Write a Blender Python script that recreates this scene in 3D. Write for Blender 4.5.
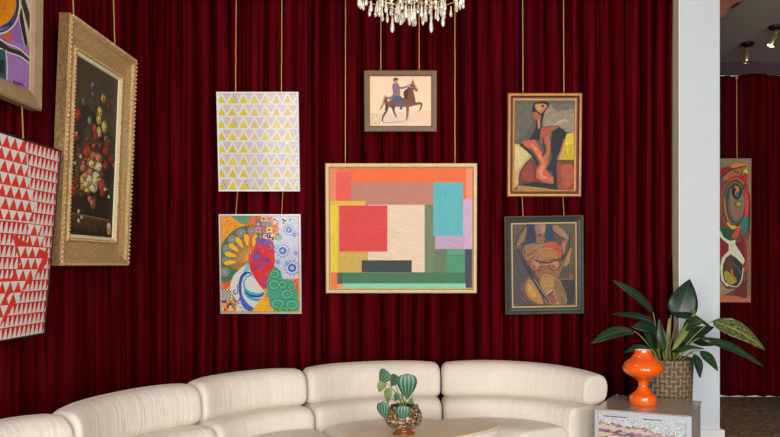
import bpy, bmesh, math, random
from math import sin, cos, pi, radians as R, sqrt, atan2, hypot
from mathutils import Vector, Matrix, noise as mnoise

for o in list(bpy.data.objects):
    bpy.data.objects.remove(o)
S = bpy.context.scene
COL = S.collection

# ------------------------------------------------------------------ camera, world, lights, exposure
EYE = 1.5                      # eye height; level camera, shifted lens
FPX, CXP, CYP = 780.0, 420.0, 265.0
cam_d = bpy.data.cameras.new('camera')
cam = bpy.data.objects.new('camera', cam_d)
COL.objects.link(cam)
cam.location = (0, 0, EYE)
cam.rotation_euler = (R(90), 0, 0)
cam_d.sensor_fit = 'HORIZONTAL'
cam_d.sensor_width = 36
cam_d.lens = 36 * FPX / 780
cam_d.shift_x = -(CXP - 390) / 780
cam_d.shift_y = (CYP - 218.5) / 780
cam_d.clip_start = 0.05
S.camera = cam

W = bpy.data.worlds.new('daylight')
S.world = W
W.use_nodes = True
W.node_tree.nodes['Background'].inputs[0].default_value = (0.80, 0.90, 1.0, 1)
W.node_tree.nodes['Background'].inputs[1].default_value = 1.0

def area(name, loc, rot, sx, sy, power, color):
    l = bpy.data.lights.new(name, 'AREA')
    l.shape = 'RECTANGLE'; l.size = sx; l.size_y = sy
    l.energy = power; l.color = color
    o = bpy.data.objects.new(name, l)
    COL.objects.link(o)
    o.location = loc; o.rotation_euler = rot
    return o
# daylight entering through the three front windows (they stand in the wall behind the camera)
WIN = [(-3.15, -1.95), (-0.9, 1.3), (2.2, 4.6)]
WZ0, WZ1 = 0.55, 3.35
for k, (a, b) in enumerate(WIN):
    area('window_daylight', ((a + b) / 2, -2.98, (WZ0 + WZ1) / 2), (R(90), 0, 0), b - a, WZ1 - WZ0,
         [165, 295, 320][k], (1.0, 0.985, 0.96))

S.view_settings.view_transform = 'Standard'
S.view_settings.look = 'None'
S.view_settings.gamma = 1
S.view_settings.use_curve_mapping = False
S.view_settings.exposure = -0.12

# ------------------------------------------------------------------ helpers
def lin1(c):
    c = c / 255.0
    return c / 12.92 if c <= 0.04045 else ((c + 0.055) / 1.055) ** 2.4
def lin(rgb, g=1.0):
    return tuple(min(0.92, lin1(c) * g) for c in rgb)
def at(px, py, d):
    return Vector(((px - CXP) * d / FPX, d, EYE - (py - CYP) * d / FPX))

def tag(o, label=None, cat=None, group=None, kind=None):
    if label: o['label'] = label
    if cat: o['category'] = cat
    if group: o['group'] = group
    if kind: o['kind'] = kind
    return o
def empty(name, loc=(0, 0, 0), rot=(0, 0, 0)):
    o = bpy.data.objects.new(name, None)
    COL.objects.link(o)
    o.location = loc; o.rotation_euler = rot
    o.empty_display_size = 0.05
    return o

def N(m, t, **kw):
    n = m.node_tree.nodes.new(t)
    for k, v in kw.items():
        setattr(n, k, v)
    return n
def mat(name, rgb=None, rough=0.6, metal=0.0, spec=0.5, col=None, noise=0.0, nscale=20, stretch=(1, 1, 1), bump=0.0, bscale=60,
        bstretch=(1, 1, 1), emit=None, trans=0.0, coat=0.0, sheen=0.0, sheen_tint=(1, 1, 1), sheen_rough=0.3, g=1.0, sub=0.0, detail=3):
    m = bpy.data.materials.new(name)
    m.use_nodes = True
    b = m.node_tree.nodes['Principled BSDF']
    L = m.node_tree.links.new
    c = col if col else lin(rgb, g)
    b.inputs['Base Color'].default_value = (*c, 1)
    b.inputs['Roughness'].default_value = rough
    b.inputs['Metallic'].default_value = metal
    b.inputs['Specular IOR Level'].default_value = spec
    b.inputs['Transmission Weight'].default_value = trans
    b.inputs['Coat Weight'].default_value = coat
    b.inputs['Coat Roughness'].default_value = 0.05
    b.inputs['Sheen Weight'].default_value = sheen
    b.inputs['Sheen Tint'].default_value = (*sheen_tint, 1)
    b.inputs['Sheen Roughness'].default_value = sheen_rough
    if emit:
        b.inputs['Emission Color'].default_value = (*emit[0], 1)
        b.inputs['Emission Strength'].default_value = emit[1]
    if noise > 0 or bump > 0:
        tc = N(m, 'ShaderNodeTexCoord')
    if noise > 0:
        mp = N(m, 'ShaderNodeMapping'); mp.inputs['Scale'].default_value = stretch
        L(tc.outputs['Object'], mp.inputs[0])
        nz = N(m, 'ShaderNodeTexNoise'); nz.inputs['Scale'].default_value = nscale; nz.inputs['Detail'].default_value = detail
        L(mp.outputs[0], nz.inputs['Vector'])
        r = N(m, 'ShaderNodeMapRange')
        r.inputs[1].default_value = 0.25; r.inputs[2].default_value = 0.75
        r.inputs[3].default_value = 1 - noise; r.inputs[4].default_value = 1 + noise
        L(nz.outputs[0], r.inputs[0])
        mx = N(m, 'ShaderNodeVectorMath', operation='MULTIPLY'); mx.inputs[0].default_value = c
        L(r.outputs[0], mx.inputs[1]); L(mx.outputs[0], b.inputs['Base Color'])
    if bump > 0:
        mp2 = N(m, 'ShaderNodeMapping'); mp2.inputs['Scale'].default_value = bstretch
        L(tc.outputs['Object'], mp2.inputs[0])
        nb = N(m, 'ShaderNodeTexNoise'); nb.inputs['Scale'].default_value = bscale; nb.inputs['Detail'].default_value = 4
        L(mp2.outputs[0], nb.inputs['Vector'])
        bp = N(m, 'ShaderNodeBump'); bp.inputs['Strength'].default_value = bump; bp.inputs['Distance'].default_value = 0.01
        L(nb.outputs[0], bp.inputs['Height']); L(bp.outputs[0], b.inputs['Normal'])
    return m

class MB:
    """collects geometry and links it as ONE mesh object"""
    def __init__(s):
        s.v = []; s.f = []; s.m = []; s.sm = []; s.uv = {}
    def add(s, vs, fs, mi=0, smooth=False):
        o = len(s.v)
        s.v += [tuple(p) for p in vs]
        for f in fs:
            s.f.append([i + o for i in f]); s.m.append(mi); s.sm.append(smooth)
        return o
    def box(s, c, d, mi=0, M=None):
        x, y, z = [q / 2 for q in d]
        vs = [Vector((c[0] + a * x, c[1] + b * y, c[2] + e * z)) for a in (-1, 1) for b in (-1, 1) for e in (-1, 1)]
        if M: vs = [M @ p for p in vs]
        s.add(vs, [(0, 1, 3, 2), (4, 6, 7, 5), (0, 4, 5, 1), (2, 3, 7, 6), (0, 2, 6, 4), (1, 5, 7, 3)], mi)
    def bb(s, x0, x1, y0, y1, z0, z1, mi=0):
        s.box(((x0 + x1) / 2, (y0 + y1) / 2, (z0 + z1) / 2), (x1 - x0, y1 - y0, z1 - z0), mi)
    def tube(s, pts, rad, n=8, mi=0, cap=True):
        pts = [Vector(p) for p in pts]
        rs = rad if isinstance(rad, (list, tuple)) else [rad] * len(pts)
        vs = []; fs = []
        prev = None
        for i, p in enumerate(pts):
            t = (pts[min(i + 1, len(pts) - 1)] - pts[max(i - 1, 0)]).normalized()
            if prev is None:
                a = t.orthogonal().normalized()
            else:
                a = (prev - t * prev.dot(t)).normalized()
            prev = a
            b = t.cross(a)
            for k in range(n):
                q = 2 * pi * k / n
                vs.append(p + (a * cos(q) + b * sin(q)) * rs[i])
        for i in range(len(pts) - 1):
            for k in range(n):
                fs.append((i * n + k, i * n + (k + 1) % n, (i + 1) * n + (k + 1) % n, (i + 1) * n + k))
        if cap:
            fs.append(tuple(range(n))[::-1]); fs.append(tuple((len(pts) - 1) * n + k for k in range(n)))
        s.add(vs, fs, mi, True)
    def lathe(s, prof, c=(0, 0, 0), n=32, mi=0, M=None, smooth=True, cap=True):
        vs = []; fs = []
        for r, z in prof:
            for k in range(n):
                q = 2 * pi * k / n
                p = Vector((c[0] + r * cos(q), c[1] + r * sin(q), c[2] + z))
                vs.append(M @ p if M else p)
        for i in range(len(prof) - 1):
            for k in range(n):
                fs.append((i * n + k, i * n + (k + 1) % n, (i + 1) * n + (k + 1) % n, (i + 1) * n + k))
        if cap:
            fs.append(tuple(range(n))[::-1]); fs.append(tuple((len(prof) - 1) * n + k for k in range(n)))
        s.add(vs, fs, mi, smooth)
    def build(s, name, mats, parent=None, loc=None):
        me = bpy.data.meshes.new(name)
        me.from_pydata(s.v, [], s.f)
        for m_ in (mats if isinstance(mats, (list, tuple)) else [mats]):
            me.materials.append(m_)
        me.polygons.foreach_set('material_index', s.m)
        me.polygons.foreach_set('use_smooth', s.sm)
        me.update()
        o = bpy.data.objects.new(name, me)
        COL.objects.link(o)
        if parent: o.parent = parent
        if loc: o.location = loc
        return o
def bevel(o, w=0.004, seg=2):
    b = o.modifiers.new('bevel', 'BEVEL'); b.width = w; b.segments = seg; b.limit_method = 'ANGLE'
    return o
def fix_normals(o):
    bm = bmesh.new(); bm.from_mesh(o.data)
    bmesh.ops.recalc_face_normals(bm, faces=bm.faces)
    bm.to_mesh(o.data); bm.free()
    return o

# ------------------------------------------------------------------ materials of the room
def velvet(name, base, amp):
    m = bpy.data.materials.new(name); m.use_nodes = True
    b = m.node_tree.nodes['Principled BSDF']; L = m.node_tree.links.new
    tc = N(m, 'ShaderNodeTexCoord')
    def streak(sx, sz, det):
        mp = N(m, 'ShaderNodeMapping'); mp.inputs['Scale'].default_value = (sx, sx, sz)
        L(tc.outputs['Object'], mp.inputs[0])
        n = N(m, 'ShaderNodeTexNoise'); n.inputs['Scale'].default_value = 1; n.inputs['Detail'].default_value = det
        L(mp.outputs[0], n.inputs['Vector'])
        return n
    n1 = streak(34, 0.7, 4)
    r = N(m, 'ShaderNodeMapRange')
    r.inputs[1].default_value = 0.3; r.inputs[2].default_value = 0.72; r.inputs[3].default_value = 1 - amp; r.inputs[4].default_value = 1 + amp
    L(n1.outputs[0], r.inputs[0])
    mx = N(m, 'ShaderNodeVectorMath', operation='MULTIPLY'); mx.inputs[0].default_value = base
    L(r.outputs[0], mx.inputs[1]); L(mx.outputs[0], b.inputs['Base Color'])
    b.inputs['Roughness'].default_value = 0.75
    b.inputs['Specular IOR Level'].default_value = 0.03
    b.inputs['Sheen Weight'].default_value = 0.06
    b.inputs['Sheen Roughness'].default_value = 0.2
    b.inputs['Sheen Tint'].default_value = (0.6, 0.012, 0.03, 1)
    n2 = streak(70, 1.6, 3)
    bp = N(m, 'ShaderNodeBump'); bp.inputs['Strength'].default_value = 0.5; bp.inputs['Distance'].default_value = 0.008
    L(n2.outputs[0], bp.inputs['Height']); L(bp.outputs[0], b.inputs['Normal'])
    return m
M_velvet = velvet('red velvet', (0.084, 0.0007, 0.0034), 0.74)
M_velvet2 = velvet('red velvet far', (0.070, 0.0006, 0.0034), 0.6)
M_wall = mat('wall paint', (205, 206, 206), 0.85, noise=0.02, nscale=3, g=1.1)
M_column = mat('column paint', (202, 209, 215), 0.8, noise=0.025, nscale=6, bump=0.05, bscale=40, g=1.12)
M_darkwall = mat('plum wall paint', (74, 55, 62), 0.9, noise=0.05, nscale=4)
M_ceil = mat('grey ceiling paint', (176, 170, 164), 0.9, noise=0.05, nscale=2, stretch=(0.3, 2, 1), detail=2)
M_trimw = mat('white trim paint', (225, 225, 222), 0.5, g=1.1)
M_brass = mat('antique brass', (190, 170, 122), 0.3, metal=0.85, noise=0.1)
M_gold = mat('gold cord', (196, 160, 84), 0.45, metal=0.35, g=1.2, noise=0.25, nscale=160)
M_dark = mat('dark metal', (28, 25, 23), 0.5, metal=0.3)

def floor_mat():
    m = bpy.data.materials.new('speckled brown floor'); m.use_nodes = True
    b = m.node_tree.nodes['Principled BSDF']; L = m.node_tree.links.new
    tc = N(m, 'ShaderNodeTexCoord')
    vo = N(m, 'ShaderNodeTexVoronoi'); vo.inputs['Scale'].default_value = 42
    L(tc.outputs['Object'], vo.inputs['Vector'])
    nz = N(m, 'ShaderNodeTexNoise'); nz.inputs['Scale'].default_value = 5; nz.inputs['Detail'].default_value = 4
    L(tc.outputs['Object'], nz.inputs['Vector'])
    cr = N(m, 'ShaderNodeValToRGB')
    cr.color_ramp.elements[0].color = (*lin((70, 54, 40)), 1)
    cr.color_ramp.elements[1].color = (*lin((172, 148, 118)), 1)
    e = cr.color_ramp.elements.new(0.55); e.color = (*lin((112, 90, 68)), 1)
    sp = N(m, 'ShaderNodeSeparateColor'); L(vo.outputs['Color'], sp.inputs[0])
    mx = N(m, 'ShaderNodeMix'); mx.inputs[0].default_value = 0.35
    L(sp.outputs[0], mx.inputs[2]); L(nz.outputs[0], mx.inputs[3])
    L(mx.outputs[0], cr.inputs[0]); L(cr.outputs[0], b.inputs['Base Color'])
    b.inputs['Roughness'].default_value = 0.75
    return m
M_floor = floor_mat()

# ------------------------------------------------------------------ room shell
CEIL = 3.82
YB = 6.80          # plaster of the back wall
YF = 8.90          # plaster of the far room's wall
XL = -2.50
def struct(name, mb, mats):
    return tag(mb.build(name, mats), kind='structure')
b = MB(); b.bb(-4.7, 5.4, -3.3, 9.2, -0.1, 0); struct('floor', b, M_floor)
b = MB(); b.bb(-4.7, 5.4, -3.3, 9.2, CEIL, CEIL + 0.1); struct('ceiling', b, M_ceil)
b = MB(); b.bb(XL - 0.12, 2.167, YB, YB + 0.12, 0, CEIL); struct('wall_back', b, M_wall)
b = MB(); b.bb(XL - 0.12, XL, 2.6, YB, 0, CEIL); b.bb(-4.6, XL - 0.12, 2.6, 2.72, 0, CEIL); b.bb(-4.7, -4.6, -3.2, 2.72, 0, CEIL)
struct('wall_left', b, M_darkwall)
b = MB(); b.bb(1.9, 5.3, YF, YF + 0.12, 0, CEIL); b.bb(1.9, 2.02, YB + 0.3, YF, 0, CEIL); struct('wall_far', b, M_darkwall)
b = MB(); b.bb(5.3, 5.42, -3.2, 9.1, 0, CEIL); struct('wall_right', b, M_darkwall)
b = MB()
edges = [-4.7] + [q for w in WIN for q in w] + [5.3]
for i in range(0, len(edges), 2):
    b.bb(edges[i], edges[i + 1], -3.15, -3.0, 0, CEIL)
for (a, c) in WIN:
    b.bb(a, c, -3.15, -3.0, 0, WZ0); b.bb(a, c, -3.15, -3.0, WZ1, CEIL)
struct('wall_front', b, M_darkwall)
b = MB(); b.bb(2.167, 2.5, 6.5, YB + 0.3, 0, CEIL)
col = bevel(struct('wall_column', b, M_column), 0.004)
b = MB(); b.bb(2.158, 2.167, 6.504, YB, 0.13, CEIL); struct('column_warm_bounce', b, mat('cream warm bounce light', (246, 232, 206), 0.6, g=1.15))  # added thin strip: warm bounced light on the column's side face, painted as cream
b = MB(); b.bb(2.157, 2.53, 6.472, 6.5, 0, 0.13); b.bb(2.5, 2.53, 6.5, YB + 0.3, 0, 0.13)
bevel(struct('baseboard_column', b, M_trimw), 0.004)
b = MB(); b.bb(2.02, 5.3, YF - 0.02, YF, 0, 0.11); struct('baseboard_far', b, M_trimw)

# ------------------------------------------------------------------ curtains
def curtain(name, label, p0, p1, nrm, z0, z1, seed, m, depth=0.075, wmin=0.07, wmax=0.15, hem=0.006, rag=0.0, parent=None, group=None, flush=False, crest=0.0):
    rnd = random.Random(seed)
    p0 = Vector(p0); p1 = Vector(p1); nrm = Vector(nrm)
    Ln = (p1 - p0).length
    t = (p1 - p0) / Ln
    cols_ = []; s = 0                       # (position along the rail, forward 0..1) round each fold; folds bulge over their gaps
    while s < Ln:
        w = rnd.uniform(wmin, wmax)
        a = rnd.choice((rnd.uniform(0.35, 0.7), rnd.uniform(0.7, 1.0), rnd.uniform(0.8, 1.0)))
        be = rnd.uniform(0.5, 1.7); sk = rnd.uniform(-0.12, 0.12); ps = rnd.uniform(0, 6); am = rnd.choice((0, 0.05, 0.09))
        for q in range(14):
            u = q / 14
            x = s + w * (u - be * sin(2 * pi * u) / (2 * pi) + sk * sin(pi * u) ** 2)
            d = a * (0.5 - 0.5 * cos(2 * pi * u)) - am * sin(pi * u) * sin(5 * pi * u + ps)
            cols_.append((x, max(0.0, d), ps, w))
        s += w
    cols_ = [c for c in cols_ if c[0] <= Ln - 0.004]
    if flush: cols_ += [(Ln - 0.004, 1.0, 0, 0.05), (Ln, 0.9, 0, 0.05), (Ln, 0.3, 0, 0.05)]
    nc = len(cols_) - 1; nr = 34
    vs = []; fs = []
    for r in range(nr + 1):
        zz = z0 + (z1 - z0) * r / nr
        for (x, d, ps, w) in cols_:
            ss = x + 0.020 * mnoise.noise((x * 2.3, zz * 0.7, seed)) + 0.008 * mnoise.noise((x * 6, zz * 1.5, seed + 3))
            d2 = d * (1.0 + 0.22 * mnoise.noise((x * 3.1, zz * 0.7, seed + 11)))
            p = p0 + t * min(max(ss, 0), Ln) + nrm * (depth * min(1.0, d2))
            z = zz
            if r == 0: z += hem * mnoise.noise((x * 11, 0, seed)) + rag * max(0, mnoise.noise((x * 4.2, 1.3, seed)))
            if r == nr: z += crest * mnoise.noise((x * 3.3, 4.2, seed))
            vs.append((p.x, p.y, z))
    for r in range(nr):
        for c in range(nc):
            k = r * (nc + 1) + c
            fs.append((k, k + 1, k + nc + 2, k + nc + 1))
    b = MB(); b.add(vs, fs, 0, True)
    o = b.build(name, m, parent)
    so = o.modifiers.new('cloth', 'SOLIDIFY'); so.thickness = 0.004; so.offset = -1
    if label: tag(o, label, 'curtain', group)
    return o
TIP = YB - 0.176            # y of the curtain's fold tips
curtain('velvet_curtain', 'dark red velvet curtain with deep folds hanging behind the six framed pictures and curved sofa', (XL + 0.02, YB - 0.02), (2.155, YB - 0.02), (0, -1), 0.012, CEIL - 0.002, 5, M_velvet, 0.15, 0.09, 0.19, flush=True)
curtain('velvet_curtain', 'dark red velvet curtain hanging behind the flower still life and the red triangle picture', (XL + 0.02, 2.7), (XL + 0.02, YB - 0.16), (1, 0), 0.012, CEIL - 0.002, 8, M_velvet, 0.13, 0.10, 0.2)
curtain('velvet_curtain', 'dark red velvet curtain in the far room beyond the pale column, behind the swirl painting', (2.1, YF - 0.04), (5.25, YF - 0.04), (0, -1), 0.02, 3.655, 3, M_velvet2, 0.09, 0.10, 0.18, 0.012, 0.045, crest=0.05)
XT = XL + 0.10
b = MB(); b.bb(2.05, 5.28, YF - 0.034, YF - 0.005, 3.63, 3.655)
tag(b.build('curtain_track', M_trimw), 'white curtain track along the top of the far room curtain', 'curtain track')

# ------------------------------------------------------------------ pictures
def paint_mat(name, rough=0.6, noise=0.10, nscale=60):
    m = bpy.data.materials.new(name); m.use_nodes = True
    b = m.node_tree.nodes['Principled BSDF']; L = m.node_tree.links.new
    at_ = N(m, 'ShaderNodeAttribute', attribute_name='paint')
    tc = N(m, 'ShaderNodeTexCoord')
    mp = N(m, 'ShaderNodeMapping'); mp.inputs['Scale'].default_value = (1, 1, 2.5)
    L(tc.outputs['Object'], mp.inputs[0])
    nz = N(m, 'ShaderNodeTexNoise'); nz.inputs['Scale'].default_value = nscale; nz.inputs['Detail'].default_value = 4
    L(mp.outputs[0], nz.inputs['Vector'])
    r = N(m, 'ShaderNodeMapRange'); r.inputs[1].default_value = 0.25; r.inputs[2].default_value = 0.75
    r.inputs[3].default_value = 1 - noise; r.inputs[4].default_value = 1 + noise
    L(nz.outputs[0], r.inputs[0])
    mx = N(m, 'ShaderNodeVectorMath', operation='MULTIPLY')
    L(at_.outputs['Color'], mx.inputs[0]); L(r.outputs[0], mx.inputs[1]); L(mx.outputs[0], b.inputs['Base Color'])
    b.inputs['Roughness'].default_value = rough
    b.inputs['Specular IOR Level'].default_value = 0.3
    return m
M_oil = paint_mat('oil paint', 0.55, 0.14, 30)
M_print = paint_mat('printed paper', 0.7, 0.03, 80)
M_dim = paint_mat('dark varnished oil', 0.5, 0.2, 26)
def glass_mat():
    m = bpy.data.materials.new('picture glass'); m.use_nodes = True
    nt = m.node_tree; nt.nodes.clear()
    o = N(m, 'ShaderNodeOutputMaterial'); g = N(m, 'ShaderNodeBsdfGlossy'); g.inputs['Roughness'].default_value = 0.09
    t = N(m, 'ShaderNodeBsdfTransparent'); mx = N(m, 'ShaderNodeMixShader'); fr = N(m, 'ShaderNodeFresnel'); fr.inputs[0].default_value = 1.25
    nt.links.new(fr.outputs[0], mx.inputs[0]); nt.links.new(t.outputs[0], mx.inputs[1]); nt.links.new(g.outputs[0], mx.inputs[2]); nt.links.new(mx.outputs[0], o.inputs[0])
    return m
M_glass = glass_mat()

GAIN = 1.15
def clip(poly, x0, x1, z0, z1):
    def cut(ps, inside, inter):
        out = []
        for i in range(len(ps)):
            a, c = ps[i - 1], ps[i]
            ia, ic = inside(a), inside(c)
            if ic:
                if not ia: out.append(inter(a, c))
                out.append(c)
            elif ia: out.append(inter(a, c))
        return out
    def ix(v): return lambda a, c: (v, a[1] + (c[1] - a[1]) * (v - a[0]) / (c[0] - a[0]))
    def iz(v): return lambda a, c: (a[0] + (c[0] - a[0]) * (v - a[1]) / (c[1] - a[1]), v)
    for ins, it in ((lambda p: p[0] >= x0, ix(x0)), (lambda p: p[0] <= x1, ix(x1)), (lambda p: p[1] >= z0, iz(z0)), (lambda p: p[1] <= z1, iz(z1))):
        if len(poly) < 3: return []
        poly = cut(poly, ins, it)
    return poly
def spline(pts, closed=True, k=5):
    n = len(pts); out = []
    rng = range(n) if closed else range(n - 1)
    for i in rng:
        if closed: p = [pts[(i + j - 1) % n] for j in range(4)]
        else: p = [pts[max(0, min(n - 1, i + j - 1))] for j in range(4)]
        for q in range(k):
            t = q / k
            out.append(tuple(0.5 * (2 * p[1][a] + (p[2][a] - p[0][a]) * t + (2 * p[0][a] - 5 * p[1][a] + 4 * p[2][a] - p[3][a]) * t * t + (3 * p[1][a] - p[0][a] - 3 * p[2][a] + p[3][a]) * t ** 3) for a in (0, 1)))
    if not closed: out.append(tuple(pts[-1]))
    return out
def zoom(ox, oy, s):
    return lambda pts: [(ox + x / s, oy + y / s) for x, y in pts]

class Pic:
    """a picture: frame parts and painted canvas; local x along the picture, z up, front towards -y, origin at the foot of its back"""
    def __init__(s, name, label, loc, w, h, rz=0.0, tilt=0.0, roll=0.0, group=None, cat='picture'):
        s.root = empty(name, loc, (tilt, roll, rz))
        tag(s.root, label, cat, group)
        s.w, s.h = w, h
        s.M = Matrix.Translation(loc) @ Matrix.Rotation(rz, 4, 'Z') @ Matrix.Rotation(roll, 4, 'Y') @ Matrix.Rotation(tilt, 4, 'X')
        s.Mi = s.M.inverted()
        s.polys = []; s.lay = 0; s.brush = None; s.rnd = random.Random(len(label))
    def frame(s, prof, mats, segm=None, name='frame'):
        """prof: (inset, forward) points from the outer back edge to the inner edge"""
        b = MB(); vs = []
        for u, v in prof:
            for x, z in ((-s.w / 2 + u, u), (s.w / 2 - u, u), (s.w / 2 - u, s.h - u), (-s.w / 2 + u, s.h - u)):
                vs.append((x, -v, z))
        o = b.add(vs, [])
        for i in range(len(prof) - 1):
            for k in range(4):
                b.f.append([i * 4 + k, i * 4 + (k + 1) % 4, (i + 1) * 4 + (k + 1) % 4, (i + 1) * 4 + k])
                b.m.append(segm[i] if segm else 0); b.sm.append(False)
        return b.build(name, mats, s.root)
    def canvas(s, ci, cv):
        s.ci, s.cv = ci, cv
        s.x0, s.x1, s.z0, s.z1 = -s.w / 2 + ci, s.w / 2 - ci, ci, s.h - ci
        b = MB(); b.bb(s.x0 - 0.004, s.x1 + 0.004, -cv + 0.003, 0.0, s.z0 - 0.004, s.z1 + 0.004)
        s.backing = b
    def loc(s, px, py):
        o = s.Mi @ Vector((0, 0, EYE))
        d = s.Mi.to_3x3() @ Vector(((px - CXP) / FPX, 1, -(py - CYP) / FPX))
        t = (-s.cv - o.y) / d.y
        p = o + d * t
        return (p.x, p.z)
    def uv(s, u, v):            # 0..1 on the canvas, v from the top
        return (s.x0 + (s.x1 - s.x0) * u, s.z1 - (s.z1 - s.z0) * v)
    def put(s, c, lp, same=False, off=0.0):
        if not same: s.lay += 1
        elif same is True: s.lay += 0.15
        lp = clip(lp, s.x0, s.x1, s.z0, s.z1)
        if len(lp) >= 3:
            s.polys.append((c, lp, s.lay + off))
            if s.brush and not same: s.dab(c, lp)
    def dab(s, c, lp):
        den, ln, wd, jit = s.brush
        xs = [q[0] for q in lp]; zs = [q[1] for q in lp]
        x0, x1, z0, z1 = min(xs), max(xs), min(zs), max(zs)
        def inside(x, z):
            f = False
            for i in range(len(lp)):
                (xa, za), (xb, zb) = lp[i - 1], lp[i]
                if (za > z) != (zb > z) and x < (xb - xa) * (z - za) / (zb - za) + xa: f = not f
            return f
        s.lay += 1
        base = s.rnd.uniform(-0.5, 0.5)
        if (x1 - x0) < 0.7 * (z1 - z0): base = pi / 2 + s.rnd.uniform(-.4, .4)
        cx, cz, rad = (x0 + x1) / 2, (z0 + z1) / 2, hypot(x1 - x0, z1 - z0) / 2
        cells = []
        v = -rad
        while v < rad:
            u = -rad - s.rnd.random() * ln
            while u < rad:
                cells.append((u, v)); u += ln * 1.12
            v += wd * 1.3
        s.rnd.shuffle(cells)
        for u, v in cells:
            if s.rnd.random() > den: continue
            x, z = cx + u * cos(base) - v * sin(base), cz + u * sin(base) + v * cos(base)
            a = base + s.rnd.uniform(-0.04, 0.04); l = ln * s.rnd.uniform(.5, 1.0) / 2; w = wd * s.rnd.uniform(.5, 1.0) / 2
            ex, ez = cos(a) * l, sin(a) * l
            if not (inside(x - ex, z - ez) and inside(x + ex, z + ez)): continue
            j = 1 + s.rnd.uniform(-jit, jit); h = s.rnd.uniform(-7, 7)
            cc_ = (min(250, max(0, c[0] * j + h)), min(250, max(0, c[1] * j)), min(250, max(0, c[2] * j - h)))
            nx_, nz_ = -sin(a) * w, cos(a) * w
            s.polys.append((cc_, [(x - ex, z - ez), (x - ex * .5 + nx_, z - ez * .5 + nz_), (x + ex * .6 + nx_, z + ez * .6 + nz_), (x + ex, z + ez), (x + ex * .5 - nx_, z + ez * .5 - nz_), (x - ex * .6 - nx_, z - ez * .6 - nz_)], s.lay))
    def bg(s, c):
        s.put(c, [(s.x0, s.z0), (s.x1, s.z0), (s.x1, s.z1), (s.x0, s.z1)])
    def P(s, c, pts, smooth=False, same=False):
        if smooth: pts = spline(pts)
        s.put(c, [s.loc(*p) for p in pts], same)
    def rect(s, c, x0, y0, x1, y1, same=False):
        s.P(c, [(x0, y0), (x1, y0), (x1, y1), (x0, y1)], False, same)
    def circ(s, c, x, y, r, ry=None, n=16, rot=0, same=False):
        ry = ry or r
        s.P(c, [(x + r * cos(2 * pi * k / n) * cos(rot) - ry * sin(2 * pi * k / n) * sin(rot), y + r * cos(2 * pi * k / n) * sin(rot) + ry * sin(2 * pi * k / n) * cos(rot)) for k in range(n)], False, same)
    def line(s, c, pts, w, smooth=True, closed=False, same=False):
        if smooth and len(pts) > 2: pts = spline(pts, closed, 5)
        if closed: pts = pts + [pts[0]]
        if not same: s.lay += 1
        ws = w if isinstance(w, (list, tuple)) else (w, w)
        n = len(pts)
        for i in range(n - 1):
            (xa, ya), (xb, yb) = pts[i], pts[i + 1]
            l = hypot(xb - xa, yb - ya) or 1e-6
            ux, uy = (xb - xa) / l, (yb - ya) / l
            wa = (ws[0] + (ws[1] - ws[0]) * i / (n - 1)) / 2; wb = (ws[0] + (ws[1] - ws[0]) * (i + 1) / (n - 1)) / 2
            e = 0.25
            q = [(xa - uy * wa - ux * e * wa, ya + ux * wa - uy * e * wa), (xb - uy * wb + ux * e * wb, yb + ux * wb + uy * e * wb), (xb + uy * wb + ux * e * wb, yb - ux * wb + uy * e * wb), (xa + uy * wa - ux * e * wa, ya - ux * wa - uy * e * wa)]
            s.put(c, [s.loc(*p) for p in q], 2, 0.25 * (i % 2))
    def done(s, m, gain=GAIN, backmat=None, name='canvas', glass=False, edge=False):
        eps = min(0.00010, 0.006 / max(1.0, s.lay))
        me = bpy.data.meshes.new(name)
        vs, fs, cols = [], [], []
        bv = s.backing
        vs += bv.v; fs += bv.f
        base = s.polys[0][0]
        for f in bv.f: cols.append(lin(backmat or (120, 90, 60), gain))
        for c, lp, l in s.polys:
            o = len(vs)
            A = sum(lp[i - 1][0] * lp[i][1] - lp[i][0] * lp[i - 1][1] for i in range(len(lp)))
            if A < 0: lp = lp[::-1]
            vs += [(x, -s.cv - eps * l, z) for x, z in lp]
            fs.append([o + i for i in range(len(lp))]); cols.append(lin(c, gain))
        me.from_pydata(vs, [], fs)
        ca = me.color_attributes.new('paint', 'FLOAT_COLOR', 'CORNER')
        k = 0
        for pi_, p in enumerate(me.polygons):
            for _ in range(p.loop_total):
                ca.data[k].color = (*cols[pi_], 1); k += 1
        me.materials.append(m)
        me.update()
        o = bpy.data.objects.new(name, me); COL.objects.link(o); o.parent = s.root
        if glass:
            b = MB(); v = s.cv + eps * (s.lay + 8) + 0.001
            b.add([(s.x0, -v, s.z0), (s.x1, -v, s.z0), (s.x1, -v, s.z1), (s.x0, -v, s.z1)], [(0, 1, 2, 3)])
            b.build('glass_pane', M_glass, s.root)
        return o

def back_pic(name, label, l, t, r, bt, tilt, front, roll=0.0, yb=TIP - 0.003, group='pictures hung on the red curtain'):
    """place a picture on the back curtain from its outline in the photograph"""
    th = R(tilt); dB = yb - front
    zb = EYE - (bt - CYP) * dB / FPX
    h = 0.6
    for _ in range(8):
        dT = dB - h * sin(th)
        zt = EYE - (t - CYP) * dT / FPX
        h = (zt - zb) / cos(th)
    dm = dB - h * sin(th) / 2
    w = (r - l) * dm / FPX
    x = ((l + r) / 2 - CXP) * dm / FPX
    return Pic(name, label, (x, yb, zb), w, h, 0, th, R(roll), group)

def cord(label, a, c, r=0.0055, hook=True):
    root_loc = Vector(c)
    b = MB()
    a = Vector(a)
    pts = [root_loc + (a - root_loc) * k / 14 + Vector((0.0006 * sin(k * 1.7) * (0 < k < 14), 0, 0)) for k in range(15)]
    b.tube(pts, r * 0.8, 6)
    if hook:
        b.lathe([(0.004, -0.02), (0.012, -0.012), (0.014, 0), (0.012, 0.012), (0.004, 0.02)], a, 10)
    o = b.build('hanging_cord', M_gold)
    tag(o, label, 'cord', 'gold cords the pictures hang from')
    return o

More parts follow.
